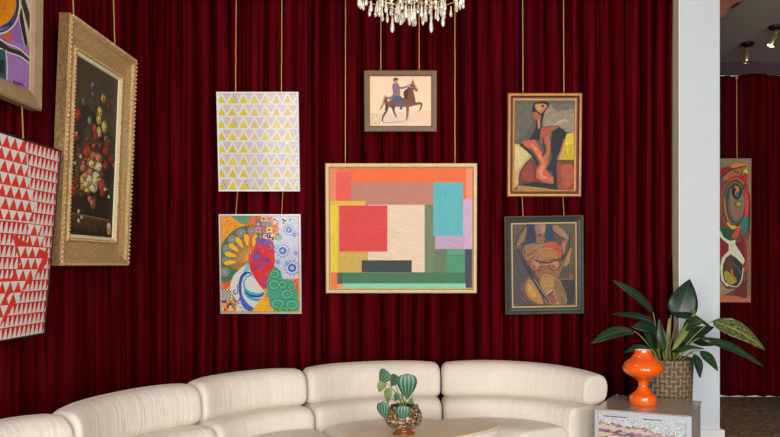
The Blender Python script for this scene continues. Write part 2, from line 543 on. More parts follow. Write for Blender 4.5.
M_silver = mat('silver frame', (176, 176, 182), 0.35, metal=0.5)
M_whitefr = mat('white frame', (228, 228, 232), 0.4, g=1.1)
M_horsefr = mat('brown veneer frame', (108, 82, 62), 0.5, noise=0.2, nscale=25, stretch=(1, 1, 6), g=1.1)
M_palewood = mat('pale gilt wood', (208, 176, 124), 0.5, noise=0.10, nscale=30, g=1.25)
M_goldfr = mat('worn gold frame', (170, 112, 46), 0.42, metal=0.25, noise=0.25, nscale=18, g=1.0)
M_goldin = mat('brown inner frame', (84, 48, 28), 0.5, noise=0.2, nscale=20)
M_greenfr = mat('dark green frame', (40, 50, 48), 0.45, noise=0.25, nscale=14, g=1.15)
M_edgegold = mat('rubbed gold edge', (128, 100, 64), 0.5, noise=0.2, nscale=24, g=1.1)
M_cream_line = mat('cream fillet', (190, 158, 108), 0.55, noise=0.1, g=1.15)

# ---- silver and yellow triangle print
p = back_pic('framed_print', 'framed white print with rows of small yellow triangles, behind glass', 217.5, 91.5, 299, 191, 5.5, 0.03)
TRI = p
p.frame([(0, 0), (0, 0.030), (0.012, 0.030), (0.013, 0.02)], M_whitefr)
p.canvas(0.012, 0.018)
p.bg((224, 225, 232))
zA = zoom(214, 89, 8.41)
rnd = random.Random(2)
for row in range(8):
    yb_ = 103.3 + 12.33 * row
    for cI in range(8):
        xc = 221.3 + 11.02 * cI + row * 0.06
        pale = cI >= 3
        y = rnd.choice([(224, 204, 40), (228, 206, 28), (218, 196, 48)]) if cI < 3 else rnd.choice([(224, 206, 104), (228, 210, 96), (220, 200, 116)])
        if row > 2 and cI == 3: y = (222, 206, 150)
        hh = 8.0
        p.P((214, 198, 194) if cI else (216, 190, 180), [(xc + 0.9, yb_ - 10.6), (xc + 10.0, yb_ - 10.6), (xc + 5.5, yb_ - 2.0)], same=2 if cI else False)
        p.P(y, [(xc - 4.2, yb_), (xc + 4.2, yb_), (xc, yb_ - hh - 0.4)], same=True if cI == 0 else 2)
        if cI in (0, 1, 2) and row in (0, 2, 7) and (row + cI) % 2:
            p.line((128, 118, 120), [(xc + 0.6, yb_ - 9.5), (xc + 5.2, yb_ - 0.6)], 0.8)
p.done(M_print, 0.92, glass=True)

# ---- colourful patterned print
p = back_pic('framed_print', 'framed multicoloured print with peacock fan, blue wave and patchwork patterns', 219.5, 214, 301, 313.5, 4, 0.03)
MUL = p
p.frame([(0, 0), (0, 0.030), (0.012, 0.030), (0.013, 0.02)], M_silver)
p.canvas(0.012, 0.016)
p.bg((232, 158, 48))
z1 = zoom(216, 212, 8.41); z2 = zoom(216, 262, 8.41)
rnd = random.Random(4)
for i in range(60):
    x, y = 220.5 + rnd.random() * 18, 216 + rnd.random() * 26
    p.line((206, 96, 40) if i % 3 else (240, 200, 90), [(x, y), (x + 1.6, y + 0.4)], 0.5, same=i > 0)
p.P((226, 116, 60), z1([(240, 38), (330, 38), (330, 110), (290, 130), (230, 100)]), True)
p.P((96, 150, 122), z1([(140, 36), (292, 36), (270, 85), (225, 100), (180, 75)]), True)
p.line((150, 180, 110), z1([(160, 50), (220, 85), (275, 60)]), 0.5)
# red rays patch at the near edge
p.P((216, 64, 40), z2([(40, 40), (100, 90), (135, 175), (90, 220), (40, 235)]))
for k in range(7):
    p.line((238, 130, 70), z2([(44, 232), (52 + 14 * k, 80 + 14 * k)]), 0.5, same=k > 0)
# pale lace region
p.P((200, 204, 218), z1([(470, 38), (690, 38), (692, 560), (560, 560), (480, 440), (485, 240), (540, 120)]))
for i, (fx, fy, fr) in enumerate([(612, 150, 44), (560, 325, 52), (660, 190, 30), (640, 470, 60), (672, 345, 24), (600, 430, 26), (520, 420, 24), (540, 210, 22)]):
    fx, fy = z1([(fx, fy)])[0]
    fr /= 8.41
    pts = []
    for q in range(24):
        rr = fr * (1.25 if q % 2 else 0.85); pts.append((fx + rr * cos(q * pi / 12), fy + rr * sin(q * pi / 12)))
    p.P((150, 152, 200), pts, same=i > 0)
    p.circ((214, 218, 232), fx, fy, fr * 0.82)
    p.circ((84, 96, 178), fx, fy, fr * 0.62)
    p.circ((150, 196, 214), fx, fy, fr * 0.3)
for i in range(110):
    x, y = z1([(rnd.uniform(500, 690), rnd.uniform(60, 540))])[0]
    p.circ(rnd.choice([(140, 146, 186), (176, 150, 150), (120, 160, 150), (232, 234, 240)]), x, y, 0.45, n=6, same=i > 0)
p.P((120, 180, 160), z1([(490, 200), (540, 190), (550, 230), (505, 240)]), True)
# peacock fan
fc = (285, 400)
A_ = [(75, 505), (92, 405), (95, 312), (140, 232), (212, 176), (305, 160)]
p.P((66, 122, 88), z1([(40, 560), (45, 300), (110, 190), (205, 125), (320, 118), (370, 160), (345, 300), (300, 420), (240, 480), (180, 520), (110, 580)]), True)
for (x, y) in A_:
    X, Y = z1([(x, y)])[0]
    p.circ((92, 96, 86), X, Y, 6.0, 5.6); p.circ((88, 150, 96), X, Y, 5.2, 4.9); p.circ((216, 112, 60), X, Y, 4.3, 4.0)
    p.P((70, 150, 186), [(X - 3.3, Y), (X, Y - 3.3), (X + 3.3, Y), (X, Y + 3.3)]); p.circ((110, 190, 204), X, Y, 1.3)
p.P((204, 110, 64), z1([(140, 470), (150, 320), (210, 235), (300, 190), (345, 190), (330, 300), (300, 400), (235, 470)]), True)
for k in range(13):
    a = R(100 + 9.2 * k)
    e = (fc[0] + cos(a) * 215, fc[1] - sin(a) * 205)
    p.line((80, 136, 96), z1([(fc[0] + cos(a) * 40, fc[1] - sin(a) * 40), e]), [0.5, 1.6], same=k > 0)
for k in range(6):
    a = R(76 + 22.5 * k)
    pts = [(fc[0] + cos(a) * 110, fc[1] - sin(a) * 110), (fc[0] + cos(a - 0.11) * 190, fc[1] - sin(a - 0.11) * 190), (fc[0] + cos(a) * 218, fc[1] - sin(a) * 218), (fc[0] + cos(a + 0.11) * 190, fc[1] - sin(a + 0.11) * 190)]
    p.P((238, 186, 28), z1(pts), True, same=k > 0)
for k in range(9):
    a = R(85 + 14 * k)
    p.line((236, 176, 70), z1([(fc[0] + cos(a) * 20, fc[1] - sin(a) * 20), (fc[0] + cos(a) * 100, fc[1] - sin(a) * 100)]), 0.7, same=k > 0)
# patchwork squares at the top
cs = [(216, 84, 60), (70, 120, 190), (236, 196, 60), (90, 160, 110), (230, 150, 140), (120, 90, 160)]
for r_ in range(4):
    for c_ in range(3):
        if r_ == 3 and c_ == 0: continue
        x, y = 333 + c_ * 46, 34 + r_ * 47
        p.P(cs[(r_ * 5 + c_ * 2) % 6], z1([(x, y), (x + 44, y), (x + 44, y + 45), (x, y + 45)]), same=2 if (r_ + c_) > 0 else False)
for r_ in range(4):
    for c_ in range(3):
        if r_ == 3 and c_ == 0: continue
        x, y = 333 + c_ * 46, 34 + r_ * 47
        p.P(cs[(r_ * 5 + c_ * 2 + 3) % 6], z1([(x + 12, y + 12), (x + 32, y + 12), (x + 32, y + 33), (x + 12, y + 33)]), same=2 if (r_ + c_) > 0 else False)
# little black and white checks
for i in range(70):
    if i < 46: x, y = rnd.uniform(478, 620), rnd.uniform(44, 130)
    else: x, y = rnd.uniform(380, 475), rnd.uniform(182, 232)
    if i < 46 and y > 90 and x > 540: continue
    p.P((30, 28, 34) if i % 2 else (232, 226, 210), z1([(x, y), (x + 13, y + 2), (x + 12, y + 14), (x, y + 12)]), same=i > 0)
for i in range(12):
    x, y = rnd.uniform(470, 520), rnd.uniform(90, 190)
    p.P(rnd.choice([(226, 120, 40), (200, 60, 60), (90, 80, 150)]), z1([(x, y), (x + 16, y), (x + 16, y + 14), (x, y + 14)]), same=i > 0)
# red and violet berries
p.P((214, 48, 48), z1([(350, 265), (400, 225), (470, 240), (488, 330), (492, 430), (480, 520), (440, 590), (430, 640), (395, 640), (350, 590), (310, 530), (285, 460), (290, 380), (320, 320)]), True)
for i in range(62):
    for _ in range(20):
        x, y = rnd.uniform(292, 486), rnd.uniform(232, 620)
        if y < 430 or abs(x - 400) < 90 - (y - 430) * 0.35: break
    if y < 330 and x < 350: x += 60
    X, Y = z1([(x, y)])[0]
    big = 1 - (y - 240) / 700
    p.circ(rnd.choice([(122, 84, 158), (134, 92, 160), (104, 74, 150), (228, 60, 52), (222, 44, 44)]), X, Y, 2.7 * big, n=10, same=i % 2 > 0)
# white crescent with blue wave
p.P((216, 210, 202), z2([(205, 55), (150, 110), (118, 190), (130, 250), (180, 330), (170, 412), (330, 412), (420, 260), (360, 190), (300, 90), (250, 20)]))
p.P((120, 196, 212), z2([(262, 10), (282, 30), (270, 90), (240, 120), (235, 70)]), True)
p.P((40, 82, 168), z2([(310, 110), (270, 95), (235, 120), (215, 180), (215, 260), (240, 320), (300, 380), (320, 412), (270, 412), (225, 340), (195, 270), (190, 180), (205, 120), (240, 80), (290, 85)]))
p.P((60, 100, 190), z2([(210, 280), (270, 350), (330, 400), (290, 412), (240, 390), (200, 310)]), True)
p.P((66, 176, 190), z2([(330, 150), (300, 118), (262, 130), (242, 170), (250, 220), (290, 250), (350, 262), (400, 250), (420, 236), (400, 270), (340, 285), (280, 272), (235, 235), (228, 170), (252, 118), (296, 104)]))
p.P((36, 70, 160), z2([(240, 240), (290, 272), (360, 280), (412, 258), (380, 292), (310, 296), (262, 275)]), True)
p.P((60, 170, 186), z2([(235, 250), (290, 290), (350, 305), (385, 300), (360, 330), (300, 320), (255, 290)]), True)
p.line((40, 80, 160), z2([(180, 190), (185, 250), (160, 270), (148, 245), (165, 235)]), 1.1)
p.line((40, 80, 160), z2([(150, 300), (160, 330), (190, 325), (205, 300)]), 1.1)
for i in range(26):
    x, y = z2([(rnd.uniform(140, 250), rnd.uniform(330, 410))])[0]
    p.circ((60, 96, 170), x, y, 0.5, n=6, same=i > 0)
# yellow hill
p.P((236, 178, 50), z2([(425, 255), (380, 300), (305, 412), (492, 412), (460, 350), (440, 280)]))
for i in range(34):
    u, v = rnd.random(), rnd.random()
    x = 425 + (u - 0.5) * 150 * v; y = 265 + v * 145
    X, Y = z2([(x, y)])[0]
    p.line((212, 120, 44), [(X - 0.7, Y + 0.4), (X + 0.7, Y - 0.4)], 0.5, same=i > 0)
# teal swirl trees
p.P((70, 164, 140), z2([(470, 70), (500, 35), (545, 75), (560, 140), (640, 150), (670, 200), (692, 265), (692, 412), (490, 412), (452, 340), (430, 250), (430, 170), (445, 110)]))
for i, (x, y, a, c_) in enumerate([(495, 100, 44, 40), (490, 190, 52, 48), (560, 190, 40, 36), (520, 350, 62, 44), (600, 270, 60, 44), (640, 360, 60, 46), (640, 210, 36, 36), (570, 400, 50, 26)]):
    for q in range(3):
        kq = 1 - q * 0.32
        X, Y = z2([(x, y)])[0]
        p.line((52, 130, 80) if q % 2 == 0 else (120, 200, 130), [(X + a / 8.41 * kq * cos(j * pi / 5), Y + c_ / 8.41 * kq * sin(j * pi / 5)) for j in range(10)], 0.7, closed=True)
p.P((222, 82, 48), z2([(650, 150), (692, 140), (692, 262), (670, 215)]))
p.line((240, 160, 80), z2([(690, 150), (665, 190)]), 0.8)
# checks and squares in the low corner
p.P((226, 222, 212), z2([(45, 232), (130, 225), (135, 320), (45, 320)]))
for r_ in range(7):
    for c_ in range(6):
        if (r_ + c_) % 2 == 0:
            x, y = 46 + c_ * 14, 230 + r_ * 13
            p.P((24, 22, 26), z2([(x, y), (x + 14, y), (x + 14, y + 13), (x, y + 13)]), same=2 if (r_ + c_) > 0 else False)
p.P((210, 84, 60), z2([(45, 320), (150, 320), (165, 412), (45, 412)]))
for r_ in range(4):
    for c_ in range(5):
        x, y = 48 + c_ * 22, 324 + r_ * 22
        p.P(rnd.choice([(70, 130, 170), (226, 190, 70), (190, 60, 60), (90, 150, 110), (230, 226, 214), (40, 50, 110)]), z2([(x, y), (x + 18, y), (x + 18, y + 18), (x, y + 18)]), same=2 if (r_ + c_) > 0 else False)
p.done(M_print, 0.98, glass=True)

# ---- horse and rider
p = back_pic('framed_print', 'small brown framed print of a rider on a prancing chestnut horse', 364, 69.8, 437, 131.3, 4, 0.035)
HOR = p
p.frame([(0, 0), (0, 0.026), (0.006, 0.034), (0.038, 0.036), (0.046, 0.026), (0.049, 0.024)], [M_horsefr, M_edgegold], [0, 1, 0, 1, 1])
p.canvas(0.048, 0.02)
p.bg((228, 204, 176))
zh = zoom(362, 68, 6.615)
p.P((214, 184, 156), zh([(48, 300), (462, 285), (462, 384), (48, 384)]))
p.P((188, 156, 130), zh([(110, 360), (240, 348), (400, 345), (330, 352), (200, 366)]), True)
hb = (122, 74, 56); hd = (88, 50, 40)
p.P((172, 132, 106), zh([(160, 180), (145, 190), (135, 230), (112, 285), (135, 265), (150, 230), (165, 205)]), True)   # tail
p.P(hb, zh([(150, 205), (185, 190), (240, 200), (285, 190), (300, 140), (330, 112), (345, 115), (340, 150), (352, 205), (350, 240), (310, 258), (250, 256), (200, 262), (160, 255), (148, 230)]), True)
p.P(hb, zh([(318, 118), (330, 95), (338, 72), (344, 95), (368, 140), (362, 156), (340, 140)]), True)       # head
p.line((190, 150, 110), zh([(332, 100), (350, 112), (362, 140)]), 1.1)
p.P(hd, zh([(282, 200), (275, 160), (300, 135), (312, 120), (305, 160), (305, 200)]), True)                 # mane
p.line(hd, zh([(165, 245), (160, 285), (142, 315), (132, 360)]), [3.6, 1.2])
p.line(hd, zh([(205, 250), (212, 290), (228, 325)]), [3.2, 1.1])
p.line(hb, zh([(300, 250), (302, 290), (298, 325), (292, 350)]), [3.4, 1.3])
p.line(hb, zh([(340, 240), (378, 234), (394, 240), (388, 266), (378, 286)]), [3.0, 1.2])
p.P((206, 178, 152), zh([(168, 205), (182, 200), (186, 218), (172, 222)]), True)
p.circ((238, 230, 220), *zh([(130, 360)])[0], 0.9, n=8); p.circ((238, 230, 220), *zh([(293, 352)])[0], 0.9, n=8)
p.P((140, 108, 128), zh([(208, 100), (236, 100), (250, 140), (250, 190), (240, 220), (190, 216), (182, 200), (205, 170), (200, 130)]), True)     # coat
p.P((84, 92, 120), zh([(215, 185), (262, 190), (266, 240), (268, 270), (250, 276), (246, 240), (200, 220)]), True)                              # trousers
p.line((132, 100, 118), zh([(236, 130), (270, 132), (306, 120)]), [2.2, 1.5])
p.circ((196, 140, 120), *zh([(222, 88)])[0], 1.9, 2.2, n=12)
p.P((96, 82, 84), zh([(206, 84), (212, 66), (234, 66), (238, 80)]), True)
p.line((190, 130, 80), zh([(300, 122), (330, 128), (352, 128)]), 0.7)
p.circ((150, 170, 200), *zh([(310, 112)])[0], 1.4, n=8)
p.line((160, 130, 110), zh([(82, 360), (105, 362)]), 0.7)
p.done(M_print, 1.08, glass=True)

# ---- large geometric abstract
p = back_pic('framed_painting', 'largest painting, coral teal and green rectangles in a pale gilt frame', 325.5, 163, 477, 293, 2.5, 0.045)
ABS = p
p.frame([(0, 0), (0, 0.040), (0.006, 0.046), (0.028, 0.046), (0.034, 0.03), (0.040, 0.026)], [M_palewood, M_cream_line], [0, 0, 0, 1, 1])
p.canvas(0.038, 0.022)
p.brush = (0.6, 0.12, 0.014, 0.05)
p.bg((236, 108, 70))
za = zoom(322, 158, 3.119)
def zr(c, x0, y0, x1, y1): p.P(c, za([(x0, y0), (x1, y0), (x1, y1), (x0, y1)]))
zr((232, 132, 96), 20, 30, 50, 140); zr((232, 92, 78), 44, 44, 92, 136)
zr((244, 108, 58), 92, 30, 452, 76); zr((236, 142, 104), 450, 30, 480, 130)
zr((190, 128, 108), 90, 76, 350, 148)
zr((222, 188, 64), 20, 134, 136, 360); zr((206, 172, 78), 46, 148, 146, 358)
zr((230, 204, 50), 20, 150, 48, 356)
zr((98, 122, 92), 318, 146, 392, 358); zr((112, 128, 96), 318, 146, 350, 358)
zr((206, 168, 196), 440, 128, 470, 286); zr((188, 160, 186), 352, 240, 444, 284)
zr((232, 206, 180), 144, 146, 320, 356)
zr((94, 180, 188), 347, 76, 440, 242)
zr((220, 66, 66), 54, 148, 204, 292)
zr((78, 146, 110), 388, 284, 448, 360)
zr((64, 118, 86), 48, 357, 448, 392)
zr((98, 158, 122), 392, 286, 446, 300)
zr((52, 62, 68), 124, 319, 280, 356)
zr((62, 64, 84), 446, 284, 470, 404)
zr((232, 120, 70), 20, 356, 48, 408); zr((222, 150, 90), 48, 390, 66, 408)
zr((140, 204, 166), 64, 391, 448, 408); zr((72, 96, 74), 48, 358, 64, 392)
p.done(paint_mat('smooth oil paint', 0.55, 0.05, 22), 1.06)

# ---- red figure in red and yellow
p = back_pic('framed_painting', 'gold framed painting of a twisted red figure before yellow, above the blue haired figure', 507.5, 92.5, 582, 196.5, 3, 0.045)
RED = p
p.frame([(0, 0), (0, 0.040), (0.008, 0.046), (0.024, 0.046), (0.030, 0.020), (0.040, 0.018), (0.046, 0.03), (0.060, 0.028), (0.063, 0.022)], [M_goldfr, M_goldin, M_edgegold], [0, 0, 0, 1, 1, 0, 0, 2])
p.canvas(0.062, 0.02)
p.brush = (0.75, 0.06, 0.013, 0.16)
p.bg((92, 84, 70))
ze = zoom(504, 90, 8.1); zf = zoom(504, 142, 7.8)
p.P((104, 98, 84), ze([(75, 95), (240, 95), (235, 260), (150, 380), (75, 420)]))
p.P((150, 138, 112), ze([(345, 120), (570, 105), (570, 345), (500, 340), (430, 280), (320, 300), (300, 240)]), False)
p.P((116, 106, 88), ze([(360, 110), (575, 90), (575, 150), (430, 175)]))
p.P((176, 166, 136), ze([(395, 285), (470, 240), (520, 250), (430, 285)]), True)
p.P((90, 96, 88), ze([(75, 82), (575, 82), (575, 112), (75, 118)]))
p.P((206, 176, 40), zf([(470, -60), (560, -80), (560, 140), (425, 140)]))
p.P((220, 196, 60), ze([(500, 360), (560, 350), (560, 437), (480, 437)]))
p.P((96, 66, 44), zf([(415, 138), (560, 140), (560, 175), (410, 170)]))
p.P((150, 66, 46), zf([(408, 168), (560, 172), (560, 380), (415, 380)]))
p.P((176, 84, 56), zf([(450, 190), (540, 190), (530, 330), (460, 340)]), True)
p.P((196, 176, 110), zf([(70, 10), (120, 20), (200, 70), (220, 110), (160, 170), (120, 230), (110, 330), (70, 380)]))
p.P((214, 198, 132), zf([(80, 30), (150, 60), (190, 100), (130, 180), (90, 210)]), True)
p.P((118, 46, 38), zf([(215, 135), (150, 190), (118, 250), (120, 320), (220, 330), (290, 310), (260, 200)]), True)
p.P((146, 60, 46), zf([(210, 160), (150, 220), (150, 290), (230, 300)]), True)
p.P((24, 24, 28), zf([(120, 330), (250, 312), (400, 335), (400, 365), (230, 350)]))
p.P((176, 140, 64), zf([(100, 340), (220, 350), (400, 372), (400, 380), (110, 380)]))
p.P((26, 26, 34), ze([(255, 100), (350, 95), (365, 130), (330, 180), (300, 320), (290, 400), (210, 400), (245, 330), (265, 250), (225, 210), (235, 120)]), True)
p.P((196, 120, 68), ze([(252, 118), (320, 112), (350, 130), (325, 165), (300, 190), (265, 165)]), True)
p.P((214, 150, 84), ze([(258, 122), (300, 120), (300, 160), (270, 160)]), True)
p.P((168, 90, 62), ze([(228, 185), (262, 180), (300, 215), (290, 240), (240, 235)]), True)
p.P((198, 130, 92), ze([(272, 240), (290, 240), (292, 300), (276, 310)]), True)
p.circ((50, 44, 56), *ze([(312, 130)])[0], 1.5, 1.2, n=10)
p.P((170, 84, 58), ze([(300, 310), (430, 295), (500, 320), (470, 340), (380, 330), (360, 437), (300, 437), (290, 370)]))
p.P((28, 30, 40), ze([(395, 330), (450, 300), (510, 345), (480, 437), (430, 520), (385, 520), (380, 420)]))
p.P((28, 30, 40), zf([(380, -20), (460, -20), (430, 110), (408, 170), (418, 370), (385, 370), (378, 240), (330, 210), (370, 150)]))
p.line((186, 96, 66), zf([(470, -20), (440, 80), (415, 135)]), 1.6)
p.P((206, 92, 66), zf([(140, -5), (240, -20), (280, 60), (330, 110), (345, 160), (320, 210), (350, 250), (385, 275), (385, 325), (300, 312), (250, 280), (250, 220), (285, 170), (245, 90), (215, 50), (160, 40)]), False)
p.P((226, 130, 86), zf([(210, 10), (250, 40), (300, 120), (320, 190), (300, 250), (345, 275), (290, 290), (268, 230), (296, 170), (250, 90)]), True)
p.P((190, 96, 60), zf([(320, -30), (350, -40), (360, 60), (330, 170), (310, 120), (335, 60)]), True)
p.line((30, 26, 30), zf([(130, 20), (190, 70), (235, 120), (262, 180)]), 2.6)
p.line((36, 26, 28), zf([(300, -30), (315, 60), (300, 110)]), 1.4)
p.done(M_oil, 0.95)

# ---- figure with blue hair
p = back_pic('framed_painting', 'dark green framed painting of a figure with blue hair and an orange top, arms raised', 506, 215.5, 585, 314, 3, 0.05, roll=-1.0)
BLU = p
p.frame([(0, 0), (0, 0.036), (0.008, 0.050), (0.020, 0.046), (0.028, 0.050), (0.050, 0.044), (0.056, 0.028), (0.066, 0.030), (0.070, 0.022)], [M_greenfr, M_edgegold, M_cream_line], [0, 1, 0, 0, 0, 0, 2, 2])
p.canvas(0.068, 0.02)
p.brush = (0.75, 0.055, 0.011, 0.2)
p.bg((88, 76, 62))
zg = zoom(504, 214, 8.4); zk = zoom(504, 264, 8.4)
p.P((98, 90, 82), zg([(85, 80), (200, 80), (110, 250), (85, 437)]))
p.P((92, 84, 66), zg([(430, 85), (600, 80), (600, 437), (480, 420), (550, 220)]))
p.P((60, 58, 54), zk([(470, 125), (590, 130), (590, 330), (500, 330), (500, 200)]))
p.P((84, 78, 76), zk([(80, 0), (150, 0), (240, 120), (160, 180), (150, 330), (80, 330)]))
p.P((156, 112, 82), zg([(200, 95), (160, 150), (110, 250), (105, 300), (135, 285), (180, 200)]), True)
p.P((164, 122, 96), zg([(405, 90), (470, 110), (545, 190), (520, 210), (440, 165), (400, 130)]), True)
p.P((160, 112, 84), zg([(540, 200), (520, 260), (490, 330), (480, 260), (500, 220)]), True)
p.P((40, 54, 84), zg([(195, 85), (260, 85), (265, 180), (270, 240), (170, 260), (190, 180)]))
p.P((44, 60, 92), zg([(345, 85), (400, 85), (420, 170), (430, 235), (340, 215), (350, 150)]))
p.P((150, 116, 100), zg([(255, 85), (350, 85), (352, 140), (335, 185), (300, 200), (272, 180)]), True)
p.P((170, 130, 108), zg([(300, 88), (345, 90), (340, 160), (310, 165)]), True)
p.P((130, 40, 60), zg([(278, 172), (300, 168), (322, 172), (305, 192), (290, 190)]), True)
p.P((140, 104, 62), zg([(275, 195), (330, 190), (345, 220), (280, 240)]), True)
p.P((160, 114, 80), zg([(170, 270), (250, 245), (330, 225), (320, 280), (270, 360), (190, 437), (165, 360)]), True)
p.P((146, 96, 56), zg([(190, 350), (260, 330), (280, 400), (210, 420)]), True)
p.P((196, 84, 50), zg([(325, 245), (430, 232), (490, 290), (480, 370), (440, 380), (435, 300), (380, 275), (325, 280)]))
p.P((178, 122, 66), zg([(320, 290), (380, 280), (435, 310), (450, 375), (370, 400), (280, 390)]), True)
p.P((150, 100, 64), zg([(260, 400), (480, 380), (470, 500), (400, 560), (300, 540), (260, 470)]), True)
p.P((176, 134, 66), zg([(560, 280), (520, 370), (500, 437), (540, 420), (560, 340)]), True)
for (x, y) in ((262, 12), (424, 8)):
    X, Y = zk([(x, y)])[0]
    p.circ((40, 32, 30), X, Y, 6.0, 5.9); p.circ((170, 108, 84), X, Y, 5.2, 5.1); p.circ((188, 142, 92), X + 1.0, Y - 1.0, 3.0); p.circ((160, 84, 66), X - 1.4, Y + 1.4, 2.2)
for q_ in ([(205, 330), (250, 300), (310, 260)], [(180, 380), (240, 350), (300, 330)], [(300, 300), (360, 285), (420, 300)], [(290, 430), (380, 420), (460, 400)], [(120, 270), (160, 200), (190, 140)], [(440, 130), (490, 160), (530, 200)], [(500, 240), (510, 300), (490, 340)]):
    p.line((196, 150, 104), zg(q_), [0.9, 0.4])
for q_ in ([(170, 300), (180, 380), (220, 437)], [(260, 250), (330, 240), (360, 225)], [(330, 180), (350, 140), (352, 90)], [(262, 170), (255, 120), (258, 88)], [(420, 90), (400, 130), (450, 170), (520, 215)], [(200, 100), (180, 180), (130, 260)], [(300, 500), (360, 540), (440, 520)], [(480, 300), (490, 360), (440, 385)], [(90, 300), (100, 400), (140, 520)]):
    p.line((44, 38, 38), zg(q_), [0.8, 0.4])
for q_ in ([(180, 300), (170, 240), (200, 150)], [(220, 310), (205, 230), (215, 160)], [(350, 320), (330, 240), (300, 190)], [(470, 320), (480, 240), (440, 170)]):
    p.line((206, 164, 96), zk(q_), [0.8, 0.4])
p.line((34, 30, 30), zg([(270, 395), (320, 405), (370, 410), (420, 395), (470, 375)]), 1.0)
p.P((150, 98, 66), zk([(260, 60), (340, 70), (440, 80), (470, 110), (380, 100), (300, 130)]), True)
p.P((178, 134, 72), zk([(330, 90), (400, 95), (470, 140), (510, 240), (520, 330), (360, 330), (340, 250), (300, 160)]), True)
p.P((138, 108, 76), zk([(430, 120), (490, 180), (520, 260), (515, 330), (470, 330), (420, 200)]), True)
p.P((150, 88, 62), zk([(400, 240), (440, 300), (430, 330), (370, 330), (360, 280)]), True)
p.line((190, 178, 150), zk([(345, 265), (405, 215)]), 1.2, False); p.line((40, 36, 36), zk([(355, 272), (412, 228)]), 1.0, False)
p.P((120, 88, 84), zk([(200, 110), (150, 180), (140, 250), (180, 320), (300, 332), (320, 290), (230, 120)]), True)
p.P((190, 132, 60), zk([(205, 130), (180, 200), (200, 270), (270, 325), (330, 330), (300, 250), (240, 150)]), True)
p.P((206, 156, 70), zk([(205, 170), (200, 220), (240, 280), (270, 260), (240, 190)]), True)
p.P((52, 60, 70), zg([(100, 290), (120, 285), (240, 500), (390, 740), (370, 750), (200, 500)]))
p.line((176, 160, 130), zk([(250, 120), (390, 330)]), 0.6, False)
p.line((60, 70, 86), zg([(110, 280), (170, 240), (240, 205)]), 1.2)
p.line((38, 38, 44), zg([(545, 190), (550, 270), (510, 350), (470, 400)]), 0.9)
p.line((38, 38, 44), zg([(200, 90), (120, 170), (95, 260)]), 0.8)
p.line((176, 160, 140), zg([(330, 230), (290, 330), (220, 420)]), 0.6)
p.line((160, 120, 90), zk([(470, 128), (580, 125)]), 0.9, False); p.circ((150, 96, 76), *zk([(560, 102)])[0], 2.2, n=10)
p.line((40, 36, 38), zg([(190, 345), (260, 300)]), 0.8, False)
p.line((50, 50, 60), zk([(150, 220), (165, 280), (230, 330)]), 0.9)
p.done(M_oil, 0.85)

# ---- far room painting
Lz = at(720, 302, 8.74); Tz = at(720, 159, 8.74)
p = Pic('unframed_painting', 'tall unframed painting of dark red and green swirls, hung in the far room', (3.27, 8.765, Lz.z), 0.86, Tz.z - Lz.z, 0, R(0.6), 0, None, 'painting')
FAR = p
p.canvas(0.0, 0.035)
p.brush = (0.6, 0.05, 0.014, 0.15)
p.bg((120, 100, 76))
zm = zoom(716, 156, 5.91); zn = zoom(716, 228, 5.75)
p.P((104, 62, 54), [(690, 158), (752, 158), (752, 300), (690, 300)])
p.P((126, 106, 80), zm([(25, 15), (220, 15), (215, 437), (200, 437), (205, 280), (180, 180), (150, 60), (60, 60), (25, 70)]))
p.P((116, 92, 70), zn([(205, 0), (215, 430), (175, 420), (185, 250), (175, 100)]))
p.P((124, 30, 36), zm([(20, 75), (95, 65), (80, 100), (40, 118), (20, 110)]))
p.P((196, 112, 60), zm([(90, 52), (130, 42), (180, 55), (150, 70), (95, 72)]), True)
p.P((150, 92, 56), zm([(95, 75), (150, 75), (140, 115), (90, 135), (40, 145), (50, 115)]), True)
p.line((34, 32, 30), zm([(30, 130), (90, 80), (130, 70), (175, 60)]), 1.1)
p.line((40, 30, 28), zm([(100, 80), (140, 110)]), 0.9)
p.P((214, 178, 52), zm([(165, 85), (180, 75), (192, 105), (165, 95), (152, 118)]))
p.P((160, 40, 40), zm([(165, 100), (190, 110), (180, 165), (160, 140)]))
def ring(c, x, y, a, bb, w=None, rot=0.0):
    p.circ(c, x, y, a, bb, 24, rot)
cx_, cy_ = zm([(110, 275)])[0]
ring((150, 40, 38), cx_ + 0.6, cy_, 15.2, 27, rot=0.06)
ring((176, 78, 40), cx_, cy_ + 0.5, 13.8, 25.4, rot=0.06)
ring((50, 66, 44), cx_ - 0.3, cy_ + 1, 12.8, 24.2, rot=0.05)
ring((86, 92, 66), cx_ - 0.4, cy_ + 0.6, 11, 22, rot=0.05)
ring((60, 58, 52), cx_ + 0.3, cy_ + 0.6, 9.6, 20)
ring((112, 96, 96), cx_ + 1.4, cy_ + 1.2, 8.4, 18.5)
ring((122, 104, 88), cx_ + 1.8, cy_, 7.2, 16)
p.P((28, 36, 46), zm([(110, 170), (145, 190), (152, 220), (130, 258), (100, 240), (92, 200)]), True)
p.P((214, 112, 36), zm([(105, 180), (130, 180), (138, 205), (118, 235), (112, 212), (122, 198)]), True)
p.P((40, 96, 90), zm([(118, 215), (138, 212), (132, 240), (120, 244)]), True)
p.circ((92, 84, 44), *zm([(134, 284)])[0], 3.8); p.circ((150, 150, 50), *zm([(134, 284)])[0], 2.4)
p.line((190, 60, 70), zm([(105, 330), (140, 320), (150, 340), (110, 350)]), 1.0)
p.line((46, 76, 60), zm([(75, 220), (80, 320), (110, 400)]), 1.0)
p.line((206, 92, 50), zm([(48, 250), (60, 340), (90, 415), (150, 420)]), 1.6)
p.line((222, 176, 50), zm([(66, 395), (95, 425), (125, 425)]), 1.4)
p.P((200, 60, 44), zm([(170, 190), (195, 200), (190, 300), (180, 380), (165, 420), (172, 300)]), True)
p.line((38, 34, 36), zm([(165, 165), (190, 230), (200, 330), (192, 437)]), 1.0)
